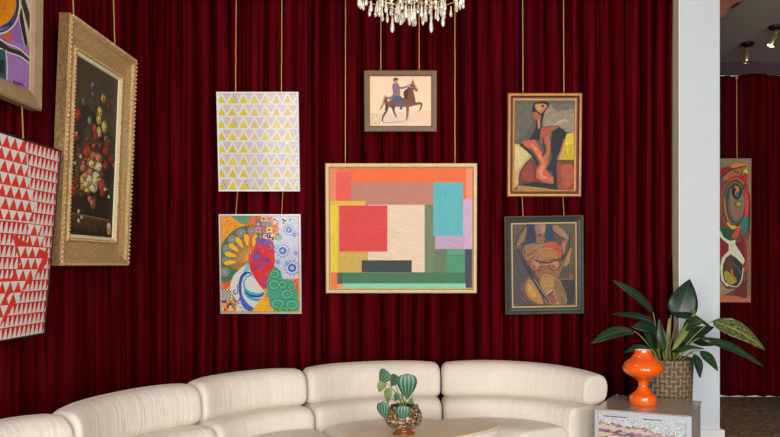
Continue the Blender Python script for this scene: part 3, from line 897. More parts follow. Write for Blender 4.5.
p.P((40, 112, 112), zm([(165, 360), (185, 370), (180, 437), (150, 460), (148, 400)]), True)
p.P((40, 74, 52), zn([(25, 0), (140, 0), (130, 55), (90, 72), (50, 60), (25, 30)]))
p.P((210, 70, 44), zn([(125, 0), (140, 0), (120, 55), (90, 50)]), True)
p.circ((214, 150, 50), *zn([(98, -4)])[0], 3.2, 2.0)
p.P((128, 26, 38), zn([(20, 55), (65, 80), (75, 125), (50, 160), (20, 190)]))
p.P((118, 26, 34), zn([(110, 90), (160, 60), (170, 190), (130, 140)]))
p.P((222, 206, 168), zn([(15, 0), (45, 55), (80, 75), (112, 68), (110, 95), (140, 140), (165, 185), (155, 210), (115, 175), (85, 150), (55, 170), (40, 210), (36, 260), (50, 310), (80, 330), (60, 335), (30, 300), (22, 230), (35, 170), (72, 130), (72, 95), (30, 60), (15, 40)]))
p.P((46, 50, 52), zn([(60, 180), (95, 160), (140, 200), (150, 260), (120, 330), (80, 325), (45, 300), (42, 230)]), True)
p.P((84, 56, 42), zn([(60, 190), (90, 170), (110, 215), (85, 240), (50, 245)]), True)
p.P((152, 138, 44), zn([(45, 255), (70, 250), (95, 290), (120, 300), (90, 325), (55, 305)]), True)
p.P((206, 104, 50), zn([(85, 235), (95, 245), (100, 275), (115, 290), (95, 290), (85, 265)]), True)
p.line((60, 84, 96), zn([(105, 210), (125, 230), (140, 260)]), 1.2)
p.line((214, 200, 160), zn([(80, 332), (120, 335), (145, 300), (155, 230)]), 0.9)
p.P((170, 96, 66), zn([(20, 385), (205, 400), (205, 430), (20, 425)]))
p.P((100, 40, 40), zn([(150, 310), (170, 320), (175, 400), (120, 390), (105, 370)]), True)
p.line((46, 44, 44), zn([(25, 350), (90, 360), (150, 340), (180, 300)]), 1.0)
p.line((180, 70, 50), zn([(170, 60), (185, 120), (180, 200), (160, 250)]), 1.4)
p.P((150, 120, 90), zn([(15, 300), (60, 350), (110, 350), (20, 385)]), True)
p.done(M_oil, 1.7, backmat=(122, 84, 56))

# ------------------------------------------------------------------ pictures on the near-side curtain (left wall)
XF = -2.20           # front plane of these pictures
def wall_pt(px, py, X):
    d = X * FPX / (px - CXP)
    return d, EYE - (py - CYP) * d / FPX
M_antique = mat('antique gilt', (202, 170, 120), 0.42, metal=0.3, noise=0.3, nscale=55, bump=0.5, bscale=90, g=1.15)
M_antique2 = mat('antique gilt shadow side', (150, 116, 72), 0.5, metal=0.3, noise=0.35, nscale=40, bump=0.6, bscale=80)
M_linen = mat('cream slip', (236, 220, 184), 0.7, g=1.2)
M_blackedge = mat('black edge', (22, 20, 20), 0.6)
M_taupe = mat('taupe wood frame', (170, 142, 108), 0.55, noise=0.12, nscale=12, stretch=(1, 1, 1), g=1.1)

# ---- flower still life
d1, zb = wall_pt(62, 264.5, XF - 0.075)
d2, zt2 = wall_pt(134, 264, XF - 0.03)
d1 = 2.20 * FPX / (CXP - 67.5); d2 = 2.20 * FPX / (CXP - 134.0)
w = d2 - d1; hgt = 253.5 * d1 / FPX
p = Pic('framed_painting', 'flower still life in a wide carved gilt frame, tilted forward on the curtain', (XF - 0.115, (d1 + d2) / 2, 1.497), w, hgt, R(90), R(2.3), 0, 'pictures hung on the red curtain')
FLO = p
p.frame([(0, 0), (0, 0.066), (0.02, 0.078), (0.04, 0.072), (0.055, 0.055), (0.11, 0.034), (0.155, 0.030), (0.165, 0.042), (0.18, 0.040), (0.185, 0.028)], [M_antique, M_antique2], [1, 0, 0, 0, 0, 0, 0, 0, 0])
o_ = p.frame([(0.183, 0.03), (0.187, 0.033), (0.203, 0.027), (0.207, 0.018)], M_linen, name='slip')
# carved rope edge
bead = [(0.0, -0.012), (0.009, -0.008), (0.013, 0), (0.009, 0.008), (0.0, 0.012)]
for u, v, st, sc in ((0.012, 0.076, 0.030, 1.0), (0.172, 0.042, 0.024, 0.6)):
    b = MB()
    for side in range(4):
        Ls = (p.w if side % 2 == 0 else p.h) - 2 * u
        n = int(Ls / st)
        for k in range(n):
            q = (k + 0.5) / n * Ls
            x, z = [(-p.w / 2 + u + q, u), (p.w / 2 - u, u + q), (-p.w / 2 + u + q, p.h - u), (-p.w / 2 + u, u + q)][side]
            M_ = Matrix.Translation((x, -v, z)) @ Matrix.Rotation(R(90 if side % 2 == 0 else 0) , 4, 'Y') @ Matrix.Rotation(R(28), 4, 'Y') @ Matrix.Scale(sc, 4)
            b.lathe(bead, (0, 0, 0), 6, 0, M_, True, False)
    b.build('carved_edge', M_antique, p.root)
p.canvas(0.206, 0.016)
p.brush = (0.6, 0.07, 0.022, 0.14)
p.bg((78, 69, 50))
p.P((78, 70, 54), [(72, 40), (122, 72), (121, 120), (100, 100), (84, 90), (74, 70)])
p.P((46, 42, 34), [(72, 130), (84, 100), (122, 150), (119, 246), (66, 244)])
p.P((40, 36, 30), [(70, 160), (90, 130), (118, 170), (116, 225), (70, 215)], True)
zp = zoom(70, 40, 3.97); zq = zoom(60, 140, 3.97)
p.P((82, 70, 46), zq([(22, 285), (195, 318), (195, 330), (22, 296)]))
p.P((70, 56, 40), zq([(22, 296), (200, 330), (200, 408), (18, 400)]))
p.P((48, 40, 30), zq([(22, 350), (200, 372), (200, 408), (18, 400)]))
for k in range(6):
    x = 40 + k * 27
    p.P((40, 33, 25), zq([(x, 345 + k * 3), (x + 18, 348 + k * 3), (x + 18, 392), (x, 388)]), same=k > 0)
p.line((156, 130, 70), zq([(20, 286), (90, 298), (196, 318)]), 0.7)
p.P((112, 76, 44), zq([(120, 225), (140, 225), (138, 270), (122, 270)]), True)
rnd = random.Random(9); p.brush = None
for (x, y, a_, b_, c_) in ((115, 60, 13, 19, (66, 62, 40)), (118, 150, 16, 17, (60, 58, 38)), (100, 110, 11, 14, (84, 76, 48)), (150, 130, 9, 18, (58, 50, 36)), (60, 180, 7, 10, (60, 54, 36)), (165, 60, 7, 14, (70, 60, 40)), (118, -10, 9, 14, (72, 68, 44))):
    X, Y = zq([(x, y)])[0]
    p.P(c_, [(X + a_ * rnd.uniform(.7, 1.15) * cos(k * .5236), Y + b_ * rnd.uniform(.7, 1.15) * sin(k * .5236)) for k in range(12)], True)
for i in range(110):   # leaves
    x, y = rnd.gauss(112, 36), rnd.gauss(110, 60)
    X, Y = zq([(x, y)])[0]
    p.circ(rnd.choice([(52, 58, 36), (76, 82, 46), (44, 50, 32), (92, 78, 44), (104, 92, 54), (40, 36, 28)]), X, Y, 2.4, 1.1, 8, rnd.random() * 3, same=i > 0)
fl = [(105, 45, 4, (168, 56, 36)), (128, 62, 3, (178, 110, 80)), (150, 70, 3.2, (196, 112, 92)), (122, 95, 3, (222, 196, 120)), (150, 105, 3.2, (224, 206, 150)), (88, 110, 2.8, (178, 120, 90)), (115, 128, 3.2, (214, 120, 96)), (140, 145, 3.6, (232, 214, 170)), (105, 190, 3.4, (226, 178, 90)), (130, 185, 4.0, (238, 220, 184)), (112, 158, 3.4, (236, 224, 190)), (88, 160, 3, (220, 190, 110)), (152, 165, 3, (226, 150, 90)), (95, 140, 2.4, (200, 140, 80)), (162, 180, 3.4, (172, 60, 48)), (165, 210, 2.6, (150, 46, 40)), (178, 100, 3, (150, 52, 44)), (178, 40, 3.2, (146, 50, 44)), (200, 75, 3, (120, 44, 40)), (45, 195, 4, (166, 54, 32)), (58, 165, 2.6, (128, 44, 38)), (185, 10, 3, (120, 60, 50)), (136, 165, 2.8, (240, 196, 120)), (85, 185, 2.2, (190, 150, 80)), (100, 175, 2.4, (230, 200, 130))]
fl2 = [(28, 295, 3.6, (164, 54, 38)), (50, 245, 2.4, (96, 92, 96)), (88, 180, 2.2, (120, 118, 122)), (88, 215, 1.8, (108, 106, 110)), (115, 285, 3.0, (206, 178, 80)), (112, 315, 2.8, (198, 176, 90)), (130, 232, 2.6, (186, 158, 60)), (133, 345, 3.2, (212, 186, 96)), (113, 365, 2.8, (208, 184, 110)), (95, 352, 2.4, (178, 70, 50)), (150, 265, 2.2, (120, 50, 40)), (75, 318, 2.2, (140, 140, 126)), (68, 425, 2.8, (166, 60, 46)), (140, 395, 2.4, (150, 120, 120)), (98, 385, 2.6, (150, 46, 40))]
def bloom(X, Y, r_, c_, asp):
    def lump(cx, cy, rad, col, jag, same=False):
        n = 9
        p.P(col, [(cx + rad * asp * rnd.uniform(1 - jag, 1 + jag) * cos(2 * pi * k / n), cy + rad / asp * 1.1 * rnd.uniform(1 - jag, 1 + jag) * sin(2 * pi * k / n)) for k in range(n)], True, same)
    lump(X + 0.2, Y + 0.3, r_ * 1.12, tuple(int(k * 0.62) for k in c_), 0.22)
    lump(X - 0.1, Y - 0.2, r_ * 0.88, c_, 0.2)
    for q in range(3):
        a = rnd.random() * 6.3
        lump(X - 0.2 + cos(a) * r_ * 0.4 * asp, Y - 0.4 + sin(a) * r_ * 0.4, r_ * 0.36, tuple(min(250, int(k * 1.22)) for k in c_), 0.3, q > 0)
    lump(X + 0.3 * r_, Y + 0.35 * r_, r_ * 0.26, tuple(int(k * 0.7) for k in c_), 0.3)
order = [(zp([(x, y)])[0], r_, c_, 0.72) for x, y, r_, c_ in fl2] + [(zq([(x, y)])[0], r_, c_, 0.86) for x, y, r_, c_ in fl]
pal = [(214, 190, 140), (196, 120, 96), (150, 54, 42), (212, 168, 80), (168, 70, 52), (226, 208, 170), (120, 84, 92), (178, 140, 70)]
for q in range(46):
    X, Y = zq([(rnd.gauss(122, 34), rnd.gauss(112, 62))])[0]
    bloom(X, Y, rnd.uniform(1.2, 2.3), rnd.choice(pal), 0.84)
for (X, Y), r_, c_, asp in order:
    bloom(X, Y, r_ * 1.2, c_, asp)
    for q in range(2):
        a = rnd.random() * 6.3
        p.line(rnd.choice([(70, 78, 44), (56, 62, 38), (96, 92, 50)]), [(X + cos(a) * r_ * 1.1, Y + sin(a) * r_ * 1.3), (X + cos(a + .3) * r_ * 1.9, Y + sin(a + .3) * r_ * 2.2)], [1.2, 0.3])
for i, (x, y) in enumerate([(70, 282), (82, 306), (70, 320), (55, 90), (78, 65), (190, 225), (175, 195)]):
    X, Y = zq([(x, y)])[0]
    p.circ((196, 192, 176), X, Y, 1.4, 2.0, 8, same=i > 0)
p.circ((198, 160, 80), *zq([(190, 358)])[0], 2.2, 4.6, 10); p.circ((216, 206, 180), *zq([(190, 340)])[0], 1.9, 3.0, 10)
p.line((60, 66, 36), zp([(88, 180), (100, 260), (112, 300)]), 0.6); p.line((60, 66, 36), zp([(130, 225), (125, 290)]), 0.6)
p.done(M_dim, 1.1)

# ---- red and white triangles
d_far = 2.20 * FPX / (CXP - 51.5)
w = 1.02; hgt = 190.5 * d_far / FPX
ztop = EYE - (149.5 - CYP) * d_far / FPX
zbot = EYE - (333 - CYP) * d_far / FPX
p = Pic('unframed_painting', 'red painting covered in white triangles with thin black edge, tilted forward on the curtain', (XF - 0.075, d_far - w / 2, zbot - 0.003), w, (ztop - zbot) * 1.004, R(90), R(5.2), 0, 'pictures hung on the red curtain')
RWT = p
p.frame([(0, 0), (0, 0.036), (0.008, 0.036), (0.009, 0.030)], M_blackedge, name='frame')
p.canvas(0.007, 0.03)
p.bg((196, 36, 38))
rows = 17; cols = 20
cw = 1.0 / cols * 0.98; rh = 1.0 / rows
for r_ in range(rows):
    v0 = r_ * rh
    for c_ in range(-1, cols + 1):
        u0 = c_ * cw + 0.01 * (r_ % 2)
        p.put((222, 212, 206), [p.uv(u0 + 0.002, v0 + rh * 0.97), p.uv(u0 + cw * 0.98, v0 + rh * 0.97), p.uv(u0 + cw * 0.80, v0 + rh * 0.06), p.uv(u0 + cw * 0.56, v0 + rh * 0.06)], same=2 if not (r_ == 0 and c_ == -1) else False)
# bands where up and down triangles interlock in brighter red
def band(poly, n=9):
    us = [q[0] for q in poly]; vs_ = [q[1] for q in poly]
    p.put((214, 58, 40), [p.uv(*q) for q in poly])
    x0_, x1_, z0_, z1_ = min(us), max(us), min(vs_), max(vs_)
    def inside(u, v):
        s_ = False
        for i in range(len(poly)):
            (xa, ya), (xb, yb) = poly[i - 1], poly[i]
            if (ya > v) != (yb > v) and u < (xb - xa) * (v - ya) / (yb - ya) + xa: s_ = not s_
        return s_
    tw, th_ = 0.082, rh
    p.lay += 1
    r0 = int(z0_ / th_) - 1
    for r_ in range(r0, int(z1_ / th_) + 2):
        for c_ in range(-1, 16):
            u = c_ * tw + (tw / 2 if r_ % 2 else 0); v = r_ * th_
            q = [(u, v + th_ * 0.04), (u + tw * 0.98, v + th_ * 0.04), (u + tw * 0.49, v + th_ * 0.99)]
            if sum(inside(*k) for k in q) >= 2:
                p.put((228, 218, 212), [p.uv(*k) for k in q], same=2)
band([(0.0, 0.0), (0.59, 0.0), (0.66, 0.18), (0.76, 0.40), (0.0, 0.41)])
band([(0.74, 0.42), (0.80, 0.41), (0.95, 0.58), (0.84, 0.60), (0.70, 0.60)])
band([(0.54, 0.47), (0.66, 0.50), (0.97, 0.56), (0.96, 0.62), (0.74, 0.74), (0.52, 0.92), (0.40, 1.0), (0.26, 1.0), (0.44, 0.80), (0.66, 0.62)])
band([(0.1, 0.70), (0.56, 0.69), (0.60, 0.76), (0.44, 0.86), (0.1, 0.88)])
p.done(M_print, 1.3, backmat=(24, 20, 20))

# ---- purple and orange abstract in the top corner
dR = 2.20 * FPX / (CXP - 42.6)
w = 1.15; hgt = 1.22
p = Pic('framed_painting', 'taupe framed abstract with orange disc and purple ground, cut by the top of view', (XF - 0.07, dR - w / 2, 2.398), w, hgt, R(90), R(0.8), 0, 'pictures hung on the red curtain')
PUR = p
p.frame([(0, 0), (0, 0.060), (0.01, 0.070), (0.075, 0.058), (0.095, 0.045), (0.100, 0.038)], M_taupe, None)
p.canvas(0.098, 0.036)
p.brush = (0.5, 0.08, 0.018, 0.06)
p.bg((152, 112, 190))
zz_ = zoom(0, 0, 3.9)
p.P((170, 126, 204), zz_([(40, 150), (110, 190), (125, 360), (20, 330), (30, 220)]))
p.P((224, 196, 70), zz_([(95, 0), (125, 0), (125, 190), (112, 190)]))
p.P((216, 208, 190), zz_([(65, 20), (125, -20), (125, 60), (112, 170), (95, 185), (72, 70)]))
p.P((44, 38, 38), zz_([(72, 40), (84, 32), (108, 170), (98, 182), (78, 90)]))
p.P((60, 52, 46), zz_([(82, 10), (95, -10), (120, 70), (112, 120)]))
p.P((40, 70, 110), zz_([(-30, 118), (40, 100), (75, 20), (76, -30), (60, -30), (40, 70), (0, 110)]))
p.line((230, 222, 206), zz_([(-20, 132), (20, 126), (55, 96), (74, 50), (76, -10)]), 1.6)
p.line((30, 30, 40), zz_([(-20, 126), (20, 118), (50, 88), (68, 40), (70, -10)]), 1.2)
p.circ((236, 150, 20), -6, 4, 22, 23, 28)
p.circ((228, 134, 18), -8, 2, 15, 16, 24)
p.P((226, 110, 30), zz_([(8, 140), (46, 120), (40, 165), (14, 150)]))
p.P((56, 50, 50), zz_([(-10, 150), (35, 185), (80, 200), (118, 235), (118, 250), (80, 218), (35, 205), (-10, 180)]))
p.line((232, 226, 212), zz_([(-10, 148), (30, 172), (70, 188), (118, 230)]), 1.4)
p.line((232, 226, 212), zz_([(-10, 184), (30, 204), (80, 222), (118, 252)]), 1.3)
p.P((52, 92, 110), zz_([(-10, 190), (18, 195), (22, 310), (-10, 300)]))
p.P((40, 48, 44), zz_([(-10, 230), (14, 235), (16, 290), (-10, 280)]))
p.line((230, 224, 208), zz_([(20, 195), (26, 250), (24, 315)]), 1.2)
# signature strokes
for a_ in ([(50, 325), (54, 315), (58, 327), (52, 322)], [(60, 328), (66, 320), (68, 332), (62, 330)], [(72, 334), (74, 322), (78, 330), (82, 322)], [(84, 338), (86, 328), (90, 336)], [(94, 342), (98, 340)]):
    p.line((48, 34, 60), zz_(a_), 0.7)
p.done(M_oil, 1.05)

# ------------------------------------------------------------------ hanging cords
RAIL = CEIL - 0.06
def top_of(p, px):
    """point on the picture's top edge, at its back, under image column px"""
    best = None
    for k in range(201):
        x = -p.w / 2 + p.w * k / 200
        q = p.M @ Vector((x, -0.012, p.h - 0.002))
        sx = CXP + q.x / q.y * FPX
        if best is None or abs(sx - px) < best[0]: best = (abs(sx - px), q)
    return best[1]
def bottom_of(p, x):
    return (p.M @ Vector((x - p.M.translation.x, -0.004, 0.012)))
for p, a, c, la, lc in ((TRI, 235.5, 281.5, 'gold cord above the darker yellow columns of the triangle print', 'gold cord above the paler yellow columns of the triangle print'),
                        (HOR, 380.8, 419, 'gold cord meeting the horse print above the back of the rider', 'gold cord meeting the horse print above the horse head'),
                        (ABS, 345.5, 455, 'gold cord meeting the largest painting above its yellow corner', 'gold cord meeting the largest painting above its teal block'),
                        (RED, 523, 564, 'gold cord meeting the red figure painting near its dark grey corner', 'gold cord meeting the red figure painting on the yellow side')):
    for px, lab in ((a, la), (c, lc)):
        q = top_of(p, px)
        cord(lab, (q.x, q.y + 0.02, RAIL), q)
for up, lo, a, c, la, lc in ((TRI, MUL, 236, 281.5, 'short cord between the two glazed prints, above the peacock fan', 'short cord between the two glazed prints, above the pale lace patch'),
                             (RED, BLU, 523, 564, 'short cord between the two figure paintings, above the face with blue hair', 'short cord between the two figure paintings, above the raised bent elbow')):
    for px, lab in ((a, la), (c, lc)):
        q = top_of(lo, px)
        t_ = bottom_of(up, q.x)
        cord(lab, (q.x, t_.y, t_.z), q, 0.0045, False)
for p, f, lab in ((FLO, 0.14, 'gold cord at the near end of the flower still life, touching its carved edge'), (FLO, 0.74, 'gold cord at the far end of the flower still life, beside the curtain corner')):
    q = p.M @ Vector((-p.w / 2 + p.w * f, -0.02, p.h - 0.002))
    cord(lab, (q.x - 0.02, q.y, RAIL), q)
q = RWT.M @ Vector((0.105, -0.012, RWT.h + 0.002))
bb_ = PUR.M @ Vector((4.39 - PUR.M.translation.y, -0.03, -0.004))
cord('cord between the taupe framed abstract and the red triangle painting', bb_, q, 0.0055, False)
q = FAR.M @ Vector((3.515 * 1.0 - 3.27 + 0.035, -0.012, FAR.h - 0.002))
cord('gold cord holding the swirl painting in the far room', (q.x, q.y + 0.01, 3.60), q, 0.006)

# ------------------------------------------------------------------ curved sofa
def fabric(name):
    m = mat(name, (214, 205, 192), 0.9, noise=0.035, nscale=7, g=1.15, bump=0.0, sheen=0.15, sheen_tint=(1, 0.95, 0.88))
    b = m.node_tree.nodes['Principled BSDF']; L = m.node_tree.links.new
    uv = N(m, 'ShaderNodeUVMap'); uv.uv_map = 'UVMap'
    mp = N(m, 'ShaderNodeMapping'); mp.inputs['Scale'].default_value = (26, 2.2, 1)
    L(uv.outputs[0], mp.inputs[0])
    n1 = N(m, 'ShaderNodeTexNoise'); n1.inputs['Scale'].default_value = 1; n1.inputs['Detail'].default_value = 2
    n1.inputs['Distortion'].default_value = 0.4
    L(mp.outputs[0], n1.inputs['Vector'])
    mp2 = N(m, 'ShaderNodeMapping'); mp2.inputs['Scale'].default_value = (150, 150, 1)
    L(uv.outputs[0], mp2.inputs[0])
    n2 = N(m, 'ShaderNodeTexNoise'); n2.inputs['Scale'].default_value = 1; n2.inputs['Detail'].default_value = 2
    L(mp2.outputs[0], n2.inputs['Vector'])
    ad = N(m, 'ShaderNodeMath', operation='MULTIPLY_ADD'); ad.inputs[1].default_value = 0.25
    L(n2.outputs[0], ad.inputs[0]); L(n1.outputs[0], ad.inputs[2])
    bp = N(m, 'ShaderNodeBump'); bp.inputs['Strength'].default_value = 0.55; bp.inputs['Distance'].default_value = 0.012
    L(ad.outputs[0], bp.inputs['Height']); L(bp.outputs[0], b.inputs['Normal'])
    return m
M_sofa = fabric('cream woven upholstery')

def arc_cushion(name, parent, org, arc, r0, r1, z0, z1, rc, e0=0.06, e1=0.06, crown=0.0, lean=0.0, trim=0.006, drop=0.0):
    """an upholstered cushion swept along an arc; r measured outwards from the line where back and seat meet"""
    ctr, RR, a0, a1, d0, d1 = arc
    Lm = RR * (a1 - a0)
    st = []
    for k in range(8):
        ph = pi / 2 * k / 7
        st.append((trim + e0 * (1 - cos(ph)), e0 * (1 - sin(ph))))
    nm = 22
    for k in range(1, nm):
        st.append((trim + e0 + (Lm - e0 - e1 - 2 * trim) * k / nm, 0.0))
    for k in range(8):
        ph = pi / 2 * (7 - k) / 7
        st.append((Lm - trim - e1 * (1 - cos(ph)), e1 * (1 - sin(ph))))
    vs = []; fs = []; uvs = []
    kc = 7; ks = 5
    for s_, ins in st:
        t = s_ / Lm
        cr = crown * (1 - (2 * t - 1) ** 4) - drop * max(0.0, 1 - t / 0.7) ** 2
        A0, A1, B0, B1 = r0 + ins, r1 - ins, z0 + ins * 0.6, z1 - ins + cr
        q = max(0.012, min(rc - ins * 0.5, (A1 - A0) / 2 - 0.004, (B1 - B0) / 2 - 0.004))
        prof = []
        for (cx, cz, s0) in ((A1 - q, B0 + q, -90), (A1 - q, B1 - q, 0), (A0 + q, B1 - q, 90), (A0 + q, B0 + q, 180)):
            for j in range(kc):
                g = R(s0 + 90 * j / (kc - 1))
                prof.append((cx + q * cos(g), cz + q * sin(g)))
        out = []
        for i in range(len(prof)):
            a, c = prof[i], prof[(i + 1) % len(prof)]
            out.append(a)
            if (i % kc) == kc - 1:
                for j in range(1, ks):
                    u = j / ks
                    out.append((a[0] + (c[0] - a[0]) * u, a[1] + (c[1] - a[1]) * u))
        npf = len(out)
        ang = a0 + (a1 - a0) * t
        w0 = max(0.0, 1 - t / 0.45) ** 1.5; w1 = max(0.0, 1 - (1 - t) / 0.45) ** 1.5
        dr = ang + (d0 - a0) * w0 + (d1 - a1) * w1
        per = 0
        for i, (r_, z_) in enumerate(out):
            if i: per += hypot(r_ - out[i - 1][0], z_ - out[i - 1][1])
            rr = r_ + lean * (z_ - z0)
            vs.append((ctr[0] + RR * cos(ang) + rr * cos(dr) - org[0], ctr[1] + RR * sin(ang) + rr * sin(dr) - org[1], z_))
            uvs.append((s_, per))
    n = len(st)
    for i in range(n - 1):
        for k in range(npf):
            fs.append((i * npf + k, i * npf + (k + 1) % npf, (i + 1) * npf + (k + 1) % npf, (i + 1) * npf + k))
    fs.append(tuple(range(npf))[::-1]); fs.append(tuple((n - 1) * npf + k for k in range(npf)))
    b = MB(); b.add(vs, fs, 0, True)
    o = b.build(name, M_sofa, parent)
    ul = o.data.uv_layers.new(name='UVMap')
    for p_ in o.data.polygons:
        for li in p_.loop_indices:
            ul.data[li].uv = uvs[o.data.loops[li].vertex_index]
    fix_normals(o)
    return o

def sofa_section(label, pr, pl, sag, dr, dl, er=0.06, el=0.06, drop=0.0):
    """pr, pl: its two ends (seen from the room); sag: how far it bows outwards; dr, dl: directions of its end planes"""
    pr, pl = Vector(pr), Vector(pl)
    ch_ = pl - pr; c = ch_.length
    RR = (c * c / 8 + sag * sag / 2) / sag
    nrm = Vector((ch_.y, -ch_.x)).normalized()        # outwards
    ctr = (pr + pl) / 2 + nrm * (sag - RR)
    am = atan2(nrm.y, nrm.x); ha = math.asin(c / 2 / RR)
    arc = ((ctr.x, ctr.y), RR, am - ha, am + ha, R(dr), R(dl))
    org = (ctr.x + RR * cos(am), ctr.y + RR * sin(am))
    root = empty('sofa_section', (org[0], org[1], 0))
    tag(root, label, 'sofa', 'cream sections of the curved sofa')
    arc_cushion('plinth', root, org, arc, -0.52, 0.14, 0.0, 0.16, 0.03, 0.03, 0.03, trim=0.02)
    arc_cushion('lower_back', root, org, arc, -0.15, 0.20, 0.15, 0.512, 0.075, er, el, 0.012)
    arc_cushion('seat_cushion', root, org, arc, -0.60, -0.13, 0.15, 0.385, 0.10, er + 0.02, el + 0.02, 0.02)
    arc_cushion('backrest', root, org, arc, -0.025, 0.20, 0.512, 0.756, 0.085, er, el, 0.018, 0.10, drop=drop)
    return root
sofa_section('cream curved sofa section beside the silver mosaic table', (1.165, 5.43), (0.16, 5.80), 0.17, 30, 93, 0.025, 0.05, 0.04)
sofa_section('cream curved sofa section under the large geometric painting, behind the small potted plant', (0.16, 5.80), (-0.775, 5.46), 0.13, 93, 120, 0.05, 0.05)
sofa_section('cream curved sofa section below the multicoloured patchwork print', (-0.775, 5.46), (-1.335, 4.83), 0.11, 120, 147, 0.05, 0.05)
sofa_section('cream curved sofa section below the flower still life', (-1.335, 4.83), (-1.69, 3.86), 0.11, 147, 160, 0.05, 0.05)
sofa_section('cream curved sofa section cut by the view edge, below the red triangle painting', (-1.69, 3.86), (-1.98, 3.0), 0.08, 160, 185, 0.05, 0.05)

# ------------------------------------------------------------------ coffee table
M_ttop = mat('tan stone top', (226, 204, 174), 0.35, noise=0.05, nscale=8, g=1.05)
M_tside = mat('off-white lacquer', (232, 224, 212), 0.4, g=1.1)
TZ = 0.50
ct = empty('coffee_table', (0.023, 4.695, 0), (0, 0, atan2(0.6, 0.8)))
tag(ct, 'low oval coffee table with tan top and off-white side in front of the sofa', 'coffee table')
def superell(a, bb, e, n=72):
    out = []
    for k in range(n):
        q = 2 * pi * k / n
        c_, s_ = cos(q), sin(q)
        out.append((a * abs(c_) ** (2 / e) * (1 if c_ >= 0 else -1), bb * abs(s_) ** (2 / e) * (1 if s_ >= 0 else -1)))
    return out
def stack_outline(b, layers, e=2.6, n=72, mi=0):
    vs = []; fs = []
    for a, bb, z in layers:
        vs += [(x, y, z) for x, y in superell(a, bb, e, n)]
    for i in range(len(layers) - 1):
        for k in range(n):
            fs.append((i * n + k, i * n + (k + 1) % n, (i + 1) * n + (k + 1) % n, (i + 1) * n + k))
    fs.append(tuple(range(n))[::-1]); fs.append(tuple((len(layers) - 1) * n + k for k in range(n)))
    b.add(vs, fs, mi, False)
TA, TB = 0.55, 0.235
b = MB(); stack_outline(b, [(TA - 0.002, TB - 0.002, TZ - 0.02), (TA, TB, TZ - 0.012), (TA, TB, TZ - 0.005), (TA - 0.006, TB - 0.006, TZ)])
b.build('tabletop', M_ttop, ct)
b = MB(); stack_outline(b, [(TA - 0.06, TB - 0.05, 0.0), (TA - 0.05, TB - 0.04, 0.2), (TA - 0.02, TB - 0.018, TZ - 0.12), (TA - 0.004, TB - 0.004, TZ - 0.07), (TA - 0.002, TB - 0.002, TZ - 0.02)])
b.build('pedestal', M_tside, ct)

# ------------------------------------------------------------------ leaves
def leaf_mat(name, base, vein, stripes=0.0, speck=None, rough=0.35):
    m = bpy.data.materials.new(name); m.use_nodes = True
    b = m.node_tree.nodes['Principled BSDF']; L = m.node_tree.links.new
    uv = N(m, 'ShaderNodeUVMap'); uv.uv_map = 'UVMap'
    sp = N(m, 'ShaderNodeSeparateXYZ'); L(uv.outputs[0], sp.inputs[0])     # x along, y across -1..1
    ab = N(m, 'ShaderNodeMath', operation='ABSOLUTE'); L(sp.outputs[1], ab.inputs[0])
    def ramp(inp, lo, hi, a, c):
        r = N(m, 'ShaderNodeMapRange'); r.inputs[1].default_value = lo; r.inputs[2].default_value = hi; r.inputs[3].default_value = a; r.inputs[4].default_value = c
        L(inp, r.inputs[0]); return r.outputs[0]
    if stripes:
        s1 = N(m, 'ShaderNodeMath', operation='MULTIPLY'); s1.inputs[1].default_value = stripes; L(sp.outputs[1], s1.inputs[0])
        s2 = N(m, 'ShaderNodeMath', operation='COSINE'); L(s1.outputs[0], s2.inputs[0])
        f = ramp(s2.outputs[0], -1.0, -0.35, 1, 0)
    else:
        mid = ramp(ab.outputs[0], 0.02, 0.07, 1, 0)
        # slanted side veins
        q = N(m, 'ShaderNodeMath', operation='MULTIPLY_ADD'); q.inputs[1].default_value = 46; 
        w_ = N(m, 'ShaderNodeMath', operation='MULTIPLY'); w_.inputs[1].default_value = -14; L(ab.outputs[0], w_.inputs[0])
        L(sp.outputs[0], q.inputs[0]); L(w_.outputs[0], q.inputs[2])
        c_ = N(m, 'ShaderNodeMath', operation='COSINE'); L(q.outputs[0], c_.inputs[0])
        sv = ramp(c_.outputs[0], 0.9, 1.0, 0, 0.35)
        mxx = N(m, 'ShaderNodeMath', operation='MAXIMUM'); L(mid, mxx.inputs[0]); L(sv, mxx.inputs[1])
        f = mxx.outputs[0]
        if speck:
            tc = N(m, 'ShaderNodeTexNoise'); tc.inputs['Scale'].default_value = 14; tc.inputs['Detail'].default_value = 4
            L(uv.outputs[0], tc.inputs['Vector'])
            g = ramp(tc.outputs[0], 0.53, 0.62, 0, speck)
            m2 = N(m, 'ShaderNodeMath', operation='MAXIMUM'); L(f, m2.inputs[0]); L(g, m2.inputs[1]); f = m2.outputs[0]
    mx = N(m, 'ShaderNodeMix', data_type='RGBA')
    mx.inputs[6].default_value = (*lin(base), 1); mx.inputs[7].default_value = (*lin(vein), 1)
    L(f, mx.inputs[0]); L(mx.outputs[2], b.inputs['Base Color'])
    b.inputs['Roughness'].default_value = rough
    b.inputs['Specular IOR Level'].default_value = 0.45
    return m
